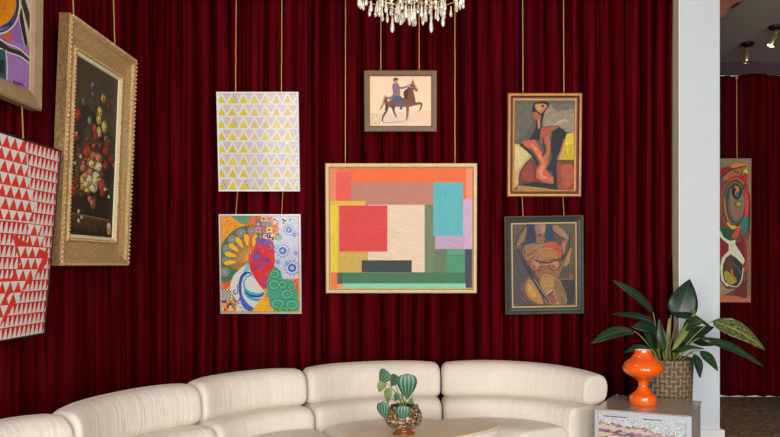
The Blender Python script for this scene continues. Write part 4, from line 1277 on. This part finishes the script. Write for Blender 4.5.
def blade(name, parent, org, base, tip, width, face, bend=0.1, fold=0.15, m=None, shape=0.9, wave=0.0):
    """a leaf from base to tip; face = which way its upper side looks; bend arches it; fold raises the edges"""
    base = Vector(base); tip = Vector(tip); face = Vector(face)
    ax = (tip - base); Ln = ax.length; ax.normalize()
    face = (face - ax * face.dot(ax)).normalized()
    side = ax.cross(face)
    nl, nw = 14, 8
    vs, uv = [], []
    for i in range(nl + 1):
        t = i / nl
        wv = width / 2 * (max(0.0, sin(pi * t ** shape)) ** 0.8) * (1 - 0.25 * t) * 1.12 + 0.0008
        c = base + ax * (Ln * t) + face * (bend * Ln * sin(pi * t) - 0)
        for j in range(nw + 1):
            u = 2 * j / nw - 1
            q = c + side * (wv * u) + face * (fold * wv * abs(u) + wave * width * sin(9 * t + 2 * u) * abs(u)) - org
            vs.append(q); uv.append((t, u))
    fs = []
    for i in range(nl):
        for j in range(nw):
            k = i * (nw + 1) + j
            fs.append((k, k + nw + 1, k + nw + 2, k + 1))
    b = MB(); b.add(vs, fs, 0, True)
    o = b.build(name, m, parent)
    ul = o.data.uv_layers.new(name='UVMap')
    for p_ in o.data.polygons:
        for li in p_.loop_indices:
            ul.data[li].uv = uv[o.data.loops[li].vertex_index]
    so = o.modifiers.new('leaf', 'SOLIDIFY'); so.thickness = 0.0012
    return o
def stem_to(parent, org, pts, r0, r1, m, name='stem'):
    b = MB()
    P3 = [Vector(q) for q in pts]
    # smooth quadratic through three points
    out = []
    for k in range(9):
        t = k / 8
        if len(P3) == 3: q = P3[0] * (1 - t) ** 2 + P3[1] * 2 * t * (1 - t) + P3[2] * t * t
        else: q = P3[0].lerp(P3[1], t)
        out.append(q - org)
    b.tube(out, [r0 + (r1 - r0) * k / 8 for k in range(9)], 7)
    return b.build(name, m, parent)

# ------------------------------------------------------------------ small striped plant in an amber bowl
def moss_mat():
    m = bpy.data.materials.new('mossy soil behind glass'); m.use_nodes = True
    b = m.node_tree.nodes['Principled BSDF']; L = m.node_tree.links.new
    tc = N(m, 'ShaderNodeTexCoord'); vo = N(m, 'ShaderNodeTexVoronoi'); vo.inputs['Scale'].default_value = 120
    L(tc.outputs['Object'], vo.inputs['Vector'])
    nz = N(m, 'ShaderNodeTexNoise'); nz.inputs['Scale'].default_value = 55; nz.inputs['Detail'].default_value = 4; L(tc.outputs['Object'], nz.inputs['Vector'])
    cr = N(m, 'ShaderNodeValToRGB'); e = cr.color_ramp.elements
    e[0].color = (*lin((62, 36, 20)), 1); e[1].color = (*lin((206, 190, 160)), 1); e[0].position = 0.35; e[1].position = 0.72
    k = e.new(0.5); k.color = (*lin((122, 76, 44)), 1); k = e.new(0.58); k.color = (*lin((104, 84, 54)), 1)
    sp = N(m, 'ShaderNodeSeparateColor'); L(vo.outputs['Color'], sp.inputs[0])
    mx = N(m, 'ShaderNodeMix'); mx.inputs[0].default_value = 0.6; L(sp.outputs[0], mx.inputs[2]); L(nz.outputs[0], mx.inputs[3])
    L(mx.outputs[0], cr.inputs[0]); L(cr.outputs[0], b.inputs['Base Color'])
    b.inputs['Roughness'].default_value = 0.25
    b.inputs['Coat Weight'].default_value = 0.6; b.inputs['Coat Roughness'].default_value = 0.06
    return m
M_moss = moss_mat()
M_amber = mat('amber glass', (128, 70, 20), 0.08, coat=0.5, noise=0.15, nscale=30)
M_soil = mat('dark soil', (58, 42, 28), 0.9, noise=0.4, nscale=60)
M_pep = leaf_mat('striped green leaf', (44, 92, 70), (128, 160, 138), 15.5, rough=0.4)
M_pep2 = mat('pale leaf underside', (122, 138, 78), 0.5, noise=0.15, nscale=40)
M_stem = mat('pale pink stem', (150, 120, 108), 0.5)
M_gstem = mat('green stem', (112, 128, 62), 0.5, noise=0.1)
dP = 4.62
pc = Vector(((403.4 - CXP) * dP / FPX, dP, TZ + 0.0008))
pp = empty('potted_peperomia', pc)
tag(pp, 'small plant with striped silver-green leaves in a footed amber bowl on the coffee table', 'plant')
sc = dP / FPX
b = MB(); b.lathe([(0.0, 0), (11.4 * sc, 0), (11.6 * sc, 1.2 * sc), (10.4 * sc, 2.4 * sc), (8.6 * sc, 3.8 * sc), (8.8 * sc, 5.0 * sc), (12 * sc, 6.4 * sc)], n=36, cap=False)
foot = b.build('bowl_foot', M_amber, pp)
b = MB(); b.lathe([(0.0, 6.3 * sc), (12 * sc, 6.4 * sc), (16 * sc, 9 * sc), (18.6 * sc, 13 * sc), (19.4 * sc, 17 * sc), (18.6 * sc, 21.5 * sc), (15.8 * sc, 25.5 * sc), (13 * sc, 27.6 * sc), (13.2 * sc, 28.6 * sc), (12.4 * sc, 28.4 * sc), (12.0 * sc, 27 * sc)], n=36, cap=False)
b.build('bowl', M_moss, pp)
b = MB(); b.lathe([(12.2 * sc, 27.2 * sc), (9 * sc, 28 * sc), (4 * sc, 28.6 * sc), (0.001, 28.8 * sc)], n=24, cap=False)
b.build('soil', M_soil, pp)
crown_ = pc + Vector((0, 0, 28.4 * sc))
def pleaf(px, py, w, h, dy, face, tilt, m=M_pep, st=M_gstem, bend=0.12):
    c = at(px, py, dP + dy)
    up = Vector((sin(R(tilt)), -0.25, cos(R(tilt))))
    base = c + up * (h * sc / 2); tip = c - up * (h * sc / 2)
    o = blade('leaf', pp, pc, base, tip, w * sc * 0.98, face, bend, -0.12, m, 0.62)
    stem_to(o, pc, [crown_ + Vector((random.uniform(-.02, .02), random.uniform(-.02, .02), -0.01)), (crown_ + base) / 2 + Vector((0, 0.0, 0.05)), base], 0.0035, 0.002, st)
random.seed(3)
pleaf(384, 377, 15, 14, 0.02, (-0.2, -1, 0.5), 38)
pleaf(381, 386.5, 9, 12, 0.03, (0.3, -1, 0.1), 20, M_pep2)
pleaf(394.3, 381, 12, 13, 0.04, (-0.3, -1, 0.6), 30)
pleaf(407, 386.3, 19.5, 26, -0.05, (0.05, -1, 0.35), 0, st=M_stem)
pleaf(384, 410.3, 13, 18, -0.06, (-0.25, -1, 0.3), -6)
pleaf(403, 413.3, 14.5, 16, -0.115, (0, -1, 0.3), 4)
pleaf(396.6, 397.5, 8, 7, 0.0, (0.1, -1, 0.9), 40)
pleaf(415.5, 408.5, 7, 9, -0.02, (0.6, -1, 0.4), -12)
pleaf(411.5, 402, 7, 6, 0.02, (0.3, -1, 1.0), -40, M_pep2)
pleaf(388.5, 395.5, 9, 16, 0.03, (-0.5, -1, 0.1), 5, M_pep2)

# ------------------------------------------------------------------ mirrored mosaic side table
BZ = 0.55
FL = Vector((1.158, 5.17, 0)); fd = Vector((0.9025, -0.4307, 0)); sd = Vector((0.4307, 0.9025, 0)); Wt, Dt = 0.61, 0.60
M_tsilver = mat('brushed silver edge', (196, 198, 204), 0.35, metal=0.3, noise=0.1, nscale=40)
M_tglass = mat('grey mirror mosaic top', (172, 162, 150), 0.18, metal=0.15, noise=0.25, nscale=130, g=1.0, bump=0.15, bscale=120)
M_tgrey = mat('grey mosaic side', (186, 178, 170), 0.4, metal=0.05, noise=0.25, nscale=90)
angt = atan2(fd.y, fd.x)
side_table = empty('side_table', (FL.x + fd.x * Wt / 2 + sd.x * Dt / 2, FL.y + fd.y * Wt / 2 + sd.y * Dt / 2, 0), (0, 0, angt))
tag(side_table, 'boxy silver side table with pink mosaic front, under the orange lamp', 'side table')
b = MB(); b.bb(-Wt / 2 + 0.012, Wt / 2 - 0.006, -Dt / 2 + 0.016, Dt / 2 - 0.006, 0.0, BZ - 0.008)
b.build('cabinet_body', M_tgrey, side_table)
b = MB(); b.bb(-Wt / 2, Wt / 2, -Dt / 2, Dt / 2, BZ - 0.008, BZ)
bevel(b.build('tabletop', M_tglass, side_table), 0.002)
b = MB(); fw = 0.032
b.bb(-Wt / 2, -Wt / 2 + fw * 0.75, -Dt / 2, -Dt / 2 + 0.03, 0, BZ - 0.0085); b.bb(Wt / 2 - fw, Wt / 2, -Dt / 2, -Dt / 2 + 0.03, 0, BZ - 0.0085)
b.bb(-Wt / 2 + fw * 0.75, Wt / 2 - fw, -Dt / 2, -Dt / 2 + 0.03, BZ - 0.042, BZ - 0.0085); b.bb(-Wt / 2 + fw * 0.75, Wt / 2 - fw, -Dt / 2, -Dt / 2 + 0.03, 0, 0.03)
b.build('front_frame', M_tsilver, side_table)
tm = [mat('mirror tile', (208, 218, 220), 0.1, metal=0.35), mat('pale green glass tile', (214, 221, 221), 0.15, coat=0.5), mat('beige tile', (214, 190, 150), 0.25, coat=0.4),
      mat('mauve tile', (168, 112, 142), 0.2, coat=0.4), mat('plum tile', (112, 42, 76), 0.2, coat=0.4), mat('navy tile', (62, 48, 92), 0.2, coat=0.4), mat('pink tile', (206, 160, 170), 0.25, coat=0.4)]
b = MB(); rnd = random.Random(21)
nx, nz_ = 72, 60
xa, xb_, za_, zb_ = -Wt / 2 + fw * 0.75, Wt / 2 - fw, 0.03, BZ - 0.042
tw, th_ = (xb_ - xa) / nx, (zb_ - za_) / nz_
b.bb(xa, xb_, -Dt / 2 + 0.012, -Dt / 2 + 0.016, za_, zb_, 1)
hz = []; hv = 5.0
for i in range(nx):
    hv += rnd.uniform(-1.0, 1.06); hv = min(8.5, max(4, hv)); hz.append(hv + 5.0 * i / nx)
runs = {}
for j in range(nz_):
    k = 0
    while k < nx:
        n = rnd.randint(1, 5); f = rnd.random()
        band_ = (sin(j * 0.9 + k * 0.07) + rnd.uniform(-.8, .8))
        c_ = 2 if band_ > 0.15 else (3 if f < 0.4 else 4 if f < 0.7 else 6 if f < 0.85 else 5)
        for q in range(n): runs[(k + q, j)] = c_
        k += n
for i in range(nx):
    for j in range(nz_):
        jt = nz_ - 1 - j
        if jt < 1: c_ = 4 if 0.05 < i / nx < 0.32 or 0.5 < i / nx < 0.72 else 1
        elif jt < hz[i]: c_ = 1 if rnd.random() < 0.45 else 0
        elif jt < hz[i] + 0.9: c_ = 4 if rnd.random() < .4 else 3
        else: c_ = runs[(i, j)]
        x, z = xa + i * tw, za_ + j * th_
        y = -Dt / 2 + 0.0095 + rnd.uniform(-0.0005, 0.0005)
        g_ = tw * 0.06; t1 = rnd.uniform(-0.0006, 0.0006); t2 = rnd.uniform(-0.0004, 0.0004)
        b.add([(x + g_, y + t1, z + g_), (x + tw - g_, y - t1, z + g_), (x + tw - g_, y - t1 + t2, z + th_ - g_), (x + g_, y + t1 + t2, z + th_ - g_)], [(0, 1, 2, 3)], c_)
b.build('mosaic_front', tm, side_table)

# ------------------------------------------------------------------ orange glass lamp
M_orange = mat('orange cased glass', (248, 96, 12), 0.10, coat=0.8, g=1.0, noise=0.06, nscale=8)
M_opal = mat('white opal glass inside', (238, 226, 216), 0.3)
dL = 5.33
lc = Vector(((643.0 - CXP) * dL / FPX, dL, BZ + 0.0006))
lamp = empty('table_lamp', lc)
tag(lamp, 'glossy orange mushroom-shaped glass lamp standing on the silver side table', 'lamp')
k_ = dL / FPX * 0.945
def sm(prof, n=4):
    return [(max(0.0, x), y) for x, y in spline(prof, False, n)]
b = MB()
b.lathe([(0.0, 0), (13.8 * k_, 0), (14.4 * k_, 0.6 * k_), (14.4 * k_, 8.2 * k_), (13.8 * k_, 9.2 * k_)] + [(x * k_, z * k_) for x, z in sm([(12.6, 10.2), (9.4, 12.4), (6.6, 15.6), (5.0, 18.6), (4.7, 21.0), (5.6, 24.0), (8.0, 26.4)])], n=48, cap=False)
b.build('lamp_base', M_orange, lamp)
b = MB()
out_ = sm([(8.0, 26.4), (12.2, 28.6), (17.6, 31.6), (20.8, 35.0), (21.6, 38.4), (20.2, 42.2), (16.6, 46.0), (12.6, 49.2), (10.2, 52.2), (9.2, 55.0), (8.9, 57.2)])
inn_ = [(max(0.0, x - 0.7), z) for x, z in out_[::-1]]
b.lathe([(x * k_, z * k_) for x, z in out_], n=48, cap=False)
n_out = len(b.f)
b.lathe([(x * k_, z * k_) for x, z in [out_[-1]] + inn_[:-1]], n=48, mi=1, cap=False)
b.build('lamp_shade', [M_orange, M_opal], lamp)
# its flex runs over the back corner of the table with a small bright switch
b = MB()
c0 = Vector((lc.x + 0.02, lc.y + 0.095, BZ + 0.004))
cpts = [c0, c0 + Vector((-0.06, 0.07, 0)), Vector((at(622, 398, 5.85).x, 5.80, BZ + 0.004)), at(617, 396.5, 5.88), at(613.5, 391, 5.93), at(611, 394, 6.0), at(610, 410, 6.02), Vector((at(610, 400, 6.03).x, 6.03, 0.01))]
cp = []
for i in range(len(cpts) - 1):
    for q in range(5):
        t = q / 5
        pm, pa, pb, pn = cpts[max(0, i - 1)], cpts[i], cpts[i + 1], cpts[min(len(cpts) - 1, i + 2)]
        cp.append(0.5 * (2 * pa + (pb - pm) * t + (2 * pm - 5 * pa + 4 * pb - pn) * t * t + (3 * pa - pm - 3 * pb + pn) * t ** 3))
cp.append(cpts[-1])
b.tube([q - lc for q in cp], 0.003, 6)
fl_ = b.build('power_cord', M_dark, lamp)
b = MB(); b.lathe([(0.002, -0.012), (0.009, -0.008), (0.010, 0), (0.009, 0.008), (0.002, 0.012)], at(617, 396.0, 5.88) - lc, 12)
b.build('cord_switch', M_opal, fl_)

# ------------------------------------------------------------------ large leafy plant in a woven planter
def basket_mat():
    m = bpy.data.materials.new('woven water hyacinth'); m.use_nodes = True
    b = m.node_tree.nodes['Principled BSDF']; L = m.node_tree.links.new
    uv = N(m, 'ShaderNodeUVMap'); uv.uv_map = 'UVMap'
    def wave(direction):
        w = N(m, 'ShaderNodeTexWave', bands_direction=direction); w.inputs['Scale'].default_value = 9.0; w.inputs['Distortion'].default_value = 1.2; w.inputs['Detail'].default_value = 2; w.inputs['Detail Scale'].default_value = 1.5
        L(uv.outputs[0], w.inputs['Vector']); return w
    wx, wy = wave('X'), wave('Y')
    ck = N(m, 'ShaderNodeTexChecker'); ck.inputs['Scale'].default_value = 24.0; L(uv.outputs[0], ck.inputs['Vector'])
    mh = N(m, 'ShaderNodeMix'); L(ck.outputs['Fac'], mh.inputs[0]); L(wx.outputs['Fac'], mh.inputs[2]); L(wy.outputs['Fac'], mh.inputs[3])
    nz = N(m, 'ShaderNodeTexNoise'); nz.inputs['Scale'].default_value = 34; nz.inputs['Detail'].default_value = 3; L(uv.outputs[0], nz.inputs['Vector'])
    mm = N(m, 'ShaderNodeMix'); mm.inputs[0].default_value = 0.5; L(mh.outputs[0], mm.inputs[2]); L(nz.outputs[0], mm.inputs[3])
    cr = N(m, 'ShaderNodeValToRGB'); e = cr.color_ramp.elements
    e[0].color = (*lin((82, 67, 50)), 1); e[0].position = 0.2; e[1].color = (*lin((156, 138, 110)), 1); e[1].position = 0.85
    k = e.new(0.5); k.color = (*lin((122, 100, 74)), 1)
    L(mm.outputs[0], cr.inputs[0]); L(cr.outputs[0], b.inputs['Base Color'])
    bp = N(m, 'ShaderNodeBump'); bp.inputs['Strength'].default_value = 0.9; bp.inputs['Distance'].default_value = 0.012
    L(mm.outputs[0], bp.inputs['Height']); L(bp.outputs[0], b.inputs['Normal'])
    b.inputs['Roughness'].default_value = 0.75
    return m
M_basket = basket_mat()
M_lf = leaf_mat('dark glossy leaf', (32, 60, 34), (84, 112, 58), 0, None, 0.3)
M_lfd = leaf_mat('deep green leaf', (20, 44, 30), (52, 84, 48), 0, None, 0.35)
M_lfs = leaf_mat('yellow flecked leaf', (44, 78, 36), (178, 166, 92), 0, 0.8, 0.35)
M_pet = mat('yellow green petiole', (128, 138, 66), 0.45, noise=0.12)
dV = 5.90
vb = Vector(((665.5 - CXP) * dV / FPX, dV, 0))
plant = empty('potted_plant', vb)
tag(plant, 'large dark-leaved plant in a tall woven planter behind the silver side table', 'plant')
kv = dV / FPX
ptop = EYE - (358 - CYP) * dV / FPX
b = MB(); prof = [(0.001, 0.0), (0.175, 0.0), (0.178, 0.01), (0.195, ptop * 0.7), (0.203, ptop - 0.02), (0.206, ptop), (0.198, ptop + 0.004), (0.192, ptop - 0.02), (0.190, ptop - 0.06)]
b.lathe(prof, n=64, cap=False)
o = b.build('planter', M_basket, plant)
ul = o.data.uv_layers.new(name='UVMap')
for p_ in o.data.polygons:
    for li in p_.loop_indices:
        v = o.data.vertices[o.data.loops[li].vertex_index].co
        a = atan2(v.y, v.x)
        if a < -pi + 0.2 and p_.center.y > 0: a += 2 * pi
        ul.data[li].uv = (a * 0.2, v.z)
b = MB(); b.lathe([(0.191, ptop - 0.05), (0.1, ptop - 0.03), (0.001, ptop - 0.02)], n=32, cap=False); b.build('soil', M_soil, plant)
crown2 = vb + Vector((0, 0, ptop - 0.03))
b = MB()
b.tube([Vector((0.0, 0.0, ptop - 0.04)), Vector((0.02, 0.01, ptop + 0.16)), Vector((0.035, 0.01, ptop + 0.30))], [0.02, 0.016, 0.010], 8)
b.build('trunk', mat('pale leaf sheath', (170, 158, 120), 0.6, noise=0.15), plant)
def vleaf(bx, by, tx, ty, w, d0, d1, face, m=M_lf, bend=0.08, fold=0.15, shape=0.8, wave=0.02, sb=(0, 0), pm=M_pet, r=0.006):
    base = at(bx, by, dV + d0); tip = at(tx, ty, dV + d1)
    o = blade('leaf', plant, vb, base, tip, w * kv, face, bend, fold, m, shape, wave)
    s0 = crown2 + Vector((sb[0], sb[1], 0))
    mid = s0.lerp(base, 0.55) + Vector((0, 0, 0.06))
    stem_to(o, vb, [s0, mid, base], r, r * 0.6, pm)
UPF = (0, -0.75, 0.6)
vleaf(653, 312, 612, 280, 12, -0.05, -0.15, (0.35, -0.8, 0.5), M_lf, 0.06, sb=(-.05, -.03))
vleaf(634, 331, 590.5, 344, 15, -0.10, -0.28, (-0.1, -0.7, 0.8), M_lf, 0.10, sb=(-.06, -.04))
vleaf(655, 322, 611, 314, 10, 0.04, 0.02, (0, -0.6, 0.8), M_lfd, 0.06, sb=(-.04, .03))
vleaf(657, 329, 631, 327, 14, -0.12, -0.2, (-0.2, -0.9, 0.5), M_lfd, 0.12, 0.05, sb=(-.03, -.08))
vleaf(678, 318, 690, 279, 29, 0.0, 0.06, (-0.05, -1, 0.1), M_lfd, 0.06, 0.1, 0.62, sb=(.02, .02))
vleaf(671, 315, 712, 328, 13, -0.06, -0.12, (0.2, -0.55, 0.9), M_lfd, 0.10, sb=(.02, -.02))
vleaf(683, 327, 704, 322, 14, -0.10, -0.22, (0.1, -0.9, 0.5), M_lf, 0.10, 0.05, sb=(.03, -.07))
vleaf(680, 342, 714, 327, 14, -0.02, 0.0, (0, -0.8, 0.6), M_lfd, 0.10, sb=(.05, 0))
vleaf(712, 321, 765, 350, 21, -0.10, -0.25, (0.15, -0.85, 0.6), M_lfs, 0.10, 0.1, 0.75, sb=(.05, -.02))
vleaf(699, 338, 764, 367, 12, -0.16, -0.36, (0.1, -0.7, 0.8), M_lf, 0.08, sb=(.07, -.05))
vleaf(700, 351, 718, 371, 11, -0.14, -0.2, (0.3, -0.9, 0.3), M_lf, 0.08, sb=(.09, -.06))
vleaf(694, 354, 700, 378, 10, -0.20, -0.24, (0.3, -1, 0.1), M_lfd, 0.08, sb=(.09, -.08))
vleaf(673, 353, 704, 349, 9, -0.16, -0.24, (0, -0.5, 0.9), M_lf, 0.12, sb=(.04, -.08))
vleaf(650, 349, 624, 353, 9, -0.10, -0.2, (0, -0.6, 0.8), M_lf, 0.12, sb=(-.08, -.05))
vleaf(652, 350, 640, 324, 8, -0.05, -0.1, (0.6, -0.8, 0.2), M_lf, 0.08, sb=(-.06, 0))
vleaf(664, 352, 659, 318, 9, -0.14, -0.12, (-0.5, -0.8, 0.2), M_lf, 0.06, sb=(-.01, -.08))
vleaf(680, 352, 689, 334, 11, 0.0, 0.03, (0.3, -0.9, 0.3), M_lfd, 0.08, sb=(.04, .03))
vleaf(672, 350, 696, 309, 7, -0.18, -0.06, (0.5, -0.8, 0.3), leaf_mat('new bright leaf', (112, 130, 52), (170, 176, 96)), 0.05, 0.3, sb=(.0, -.08))
vleaf(660, 340, 648, 331, 12, 0.08, 0.12, (0.2, -0.9, 0.3), M_lfd, 0.08, sb=(-.03, .06))
vleaf(690, 340, 716, 345, 12, 0.08, 0.10, (0.2, -0.8, 0.5), M_lfd, 0.08, sb=(.05, .06))
vleaf(655, 349, 646, 336, 10, 0.02, -0.02, (-0.3, -0.8, 0.4), M_lf, 0.08, sb=(-.05, -.02))

# ------------------------------------------------------------------ chandelier
def crystal_mat():
    m = mat('cut crystal', (246, 242, 232), 0.06, trans=0.4, g=1.0)
    m.node_tree.nodes['Principled BSDF'].inputs['IOR'].default_value = 1.5
    return m
M_cry = crystal_mat()
dC = 5.0
cc = Vector(((411 - CXP) * dC / FPX, dC, CEIL))
ch = empty('chandelier', cc)
tag(ch, 'crystal chandelier hanging from the ceiling above the sofa, only its lowest drops in view', 'chandelier')
kc_ = dC / FPX
b = MB(); b.lathe([(0.001, 0), (0.07, 0), (0.075, -0.01), (0.05, -0.03), (0.015, -0.045), (0.008, -0.06)], n=24, cap=False); b.tube([(0, 0, -0.05), (0, 0, -0.62)], 0.008)
b.lathe([(0.01, -0.30), (0.03, -0.34), (0.045, -0.38), (0.03, -0.43), (0.012, -0.46), (0.02, -0.52), (0.012, -0.62)], n=20, cap=False)
b.build('stem', M_brass, ch)
for k in range(8):
    a = 2 * pi * k / 8 + 0.2
    b = MB(); ps = [(0.02, -0.50), (0.12, -0.62), (0.24, -0.60), (0.31, -0.52)]
    b.tube([(r_ * cos(a), r_ * sin(a), z) for r_, z in spline(ps, False, 5)], 0.006, 6)
    b.lathe([(0.004, -0.53), (0.03, -0.50), (0.033, -0.49), (0.01, -0.49), (0.010, -0.40), (0.001, -0.40)], (0.315 * cos(a), 0.315 * sin(a), 0), 12, cap=False)
    arm = b.build('arm', M_brass, ch)
    b = MB(); b.lathe([(0.001, -0.40), (0.010, -0.39), (0.014, -0.37), (0.009, -0.345), (0.001, -0.325)], (0.315 * cos(a), 0.315 * sin(a), 0), 10, cap=False)
    b.build('bulb', bpy.data.materials.get('warm bulb') or mat('warm bulb', (255, 220, 170), 0.4, emit=((1, 0.74, 0.42), 14)), arm)
b = MB()
for rr_, z in ((0.335, -0.575), (0.215, -0.62), (0.10, -0.655)):
    pts = [(rr_ * cos(2 * pi * k / 36), rr_ * sin(2 * pi * k / 36), z) for k in range(37)]
    b.tube(pts, 0.005, 6, cap=False)
for k in range(6):
    a = 2 * pi * k / 6
    b.tube([(0.335 * cos(a), 0.335 * sin(a), -0.575), (0.215 * cos(a), 0.215 * sin(a), -0.62), (0.10 * cos(a), 0.10 * sin(a), -0.655), (0, 0, -0.62)], 0.004, 5)
b.build('ring_frame', M_brass, ch)
def crystal_mesh(L, wd):
    b = MB(); b.lathe([(0.0008, L), (wd * 0.35, L * 0.93), (wd * 0.42, L * 0.82), (wd * 0.75, L * 0.5), (wd, L * 0.25), (wd * 0.7, L * 0.08), (0.0008, 0)], n=6, smooth=False)
    return b
def crystal(x, y, zb, L, wd):
    o = crystal_mesh(L, wd).build('crystal', M_cry, ch)
    o.location = (x, y, zb)
    # bead and wire above it
    return o
drops = [(361, 9, 10), (366, 6, 9), (371, 12, 11), (377, 10, 10), (379.5, 17, 13), (386, 13, 11), (391, 16, 10), (392.3, 33, 16), (397, 14, 11), (399.8, 18.5, 13), (402, 10, 9),
         (406, 18.5, 14), (409, 23, 17), (411.5, 22, 16), (414.5, 20, 15), (418, 14, 10), (421.5, 18, 13), (425.5, 16.5, 12), (430, 15, 10), (431.2, 33, 17), (436, 10, 9), (438.5, 14, 11), (443, 27, 15), (445, 11, 10), (455, 4, 7), (457, 7.5, 9), (461.5, 6, 9)]
rnd = random.Random(12)
for i, (px, py, ln) in enumerate(drops):
    x = (px - 411) * kc_
    rr_ = min([0.10, 0.215, 0.335], key=lambda q: (q < abs(x) + 0.004, abs(q - abs(x) - 0.06)))
    yy = sqrt(max(0, rr_ * rr_ - x * x)) * (-1 if i % 3 else 1)
    d = dC + yy
    zb = EYE + (CYP - py) * d / FPX - CEIL
    x = (px - CXP) * d / FPX - cc.x
    o = crystal(x, yy, zb, ln * kc_, 0.0105 + 0.003 * rnd.random())
    zr_ = {0.10: -0.655, 0.215: -0.62, 0.335: -0.575}[rr_]
    b = MB(); b.tube([(0, 0, ln * kc_ - 0.004), (0, 0, max(ln * kc_ + 0.005, zr_ - zb))], 0.0018, 5)
    zz0 = ln * kc_ + 0.012
    while zz0 < zr_ - zb:
        b.lathe([(0.001, -0.008), (0.007, -0.004), (0.008, 0), (0.007, 0.004), (0.001, 0.008)], (0, 0, zz0), 8); zz0 += 0.022
    b.build('bead_string', M_cry, o)
for rr_, n, zr_, ln in ((0.335, 30, -0.575, 0.075), (0.215, 22, -0.62, 0.08), (0.10, 12, -0.655, 0.085)):
    for k in range(n):
        a = 2 * pi * (k + rnd.random() * 0.5) / n
        crystal(rr_ * cos(a), rr_ * sin(a), zr_ - ln - rnd.uniform(0, 0.028), ln, 0.010)
l = bpy.data.lights.new('chandelier_glow', 'POINT'); l.energy = 16; l.color = (1, 0.82, 0.6); l.shadow_soft_size = 0.25
lo = bpy.data.objects.new('chandelier_glow', l); COL.objects.link(lo); lo.parent = ch; lo.location = (0, 0, -0.30)

# ------------------------------------------------------------------ ceiling spotlights in the far room
M_bulb = mat('lit lamp face', (255, 236, 190), 0.4, emit=((1, 0.80, 0.50), 9))
def spot(label, px, py, lean, yaw, lit):
    d = (CEIL - EYE) * FPX / (CYP - py)
    base = at(px, py, d); base.z = CEIL
    root = empty('ceiling_spotlight', base)
    tag(root, label, 'spotlight', 'brass ceiling spotlights')
    b = MB(); b.lathe([(0.001, 0), (0.066, 0), (0.068, -0.012), (0.06, -0.026), (0.02, -0.034), (0.001, -0.034)], n=28, cap=False)
    b.build('mount_plate', M_dark, root)
    b = MB(); b.tube([(0, 0, -0.03), (0, 0, -0.085)], 0.007); b.lathe([(0.001, -0.015), (0.014, -0.01), (0.016, 0), (0.014, 0.01), (0.001, 0.015)], (0, 0, -0.08), 12, cap=False)
    b.build('stem', M_brass, root)
    Mx = Matrix.Translation((0, 0, -0.08)) @ Matrix.Rotation(yaw, 4, 'Z') @ Matrix.Rotation(lean, 4, 'Y')
    b = MB(); b.lathe([(0.001, 0.0), (0.035, -0.003), (0.038, -0.010), (0.038, -0.125), (0.035, -0.130), (0.033, -0.126), (0.032, -0.115)], n=24, M=Mx, cap=False)
    hd = b.build('lamp_head', M_brass, root)
    b = MB(); b.lathe([(0.001, -0.120), (0.0325, -0.120)], n=20, M=Mx, cap=False)
    b.build('lens', M_bulb if lit else mat('unlit lens', (120, 110, 96), 0.2), hd)
    if lit:
        l = bpy.data.lights.new('spotlight_beam', 'SPOT'); l.energy = 60; l.color = (1, 0.8, 0.55); l.spot_size = R(80); l.spot_blend = 0.6
        o = bpy.data.objects.new('spotlight_beam', l); COL.objects.link(o); o.parent = root
        o.matrix_local = Mx @ Matrix.Translation((0, 0, -0.145))
spot('brass ceiling spotlight with unlit head hanging straight down, deeper in the far room', 747.5, 43, R(10), 0.5, False)
spot('brass ceiling spotlight with glowing tilted head', 776, 26, R(26), 0.1, True)

# ------------------------------------------------------------------ carved wooden bracket at the top of the column
M_red = mat('reddish brown carved wood', (112, 54, 38), 0.45, noise=0.2, nscale=9, stretch=(1, 1, 3))
pts = [(0.0, 3.56), (0.03, 3.57), (0.062, 3.60), (0.085, 3.635), (0.10, 3.66), (0.14, 3.69), (0.19, 3.705), (0.235, 3.74), (0.25, 3.79), (0.25, CEIL), (0.0, CEIL)]
pts = spline(pts[:9], False, 4) + pts[9:]
b = MB(); n = len(pts)
vs = [(x, 0, z) for x, z in pts] + [(x, 0.16, z) for x, z in pts]
b.add(vs, [tuple(range(n)), tuple(range(2 * n - 1, n - 1, -1))] + [(i, (i + 1) % n, n + (i + 1) % n, n + i) for i in range(n)])
o = b.build('wooden_bracket', M_red, None, (2.501, 6.52, 0))
fix_normals(o); bevel(o, 0.012, 3)
tag(o, 'curved reddish-brown wooden bracket at the top of the pale column', 'bracket')
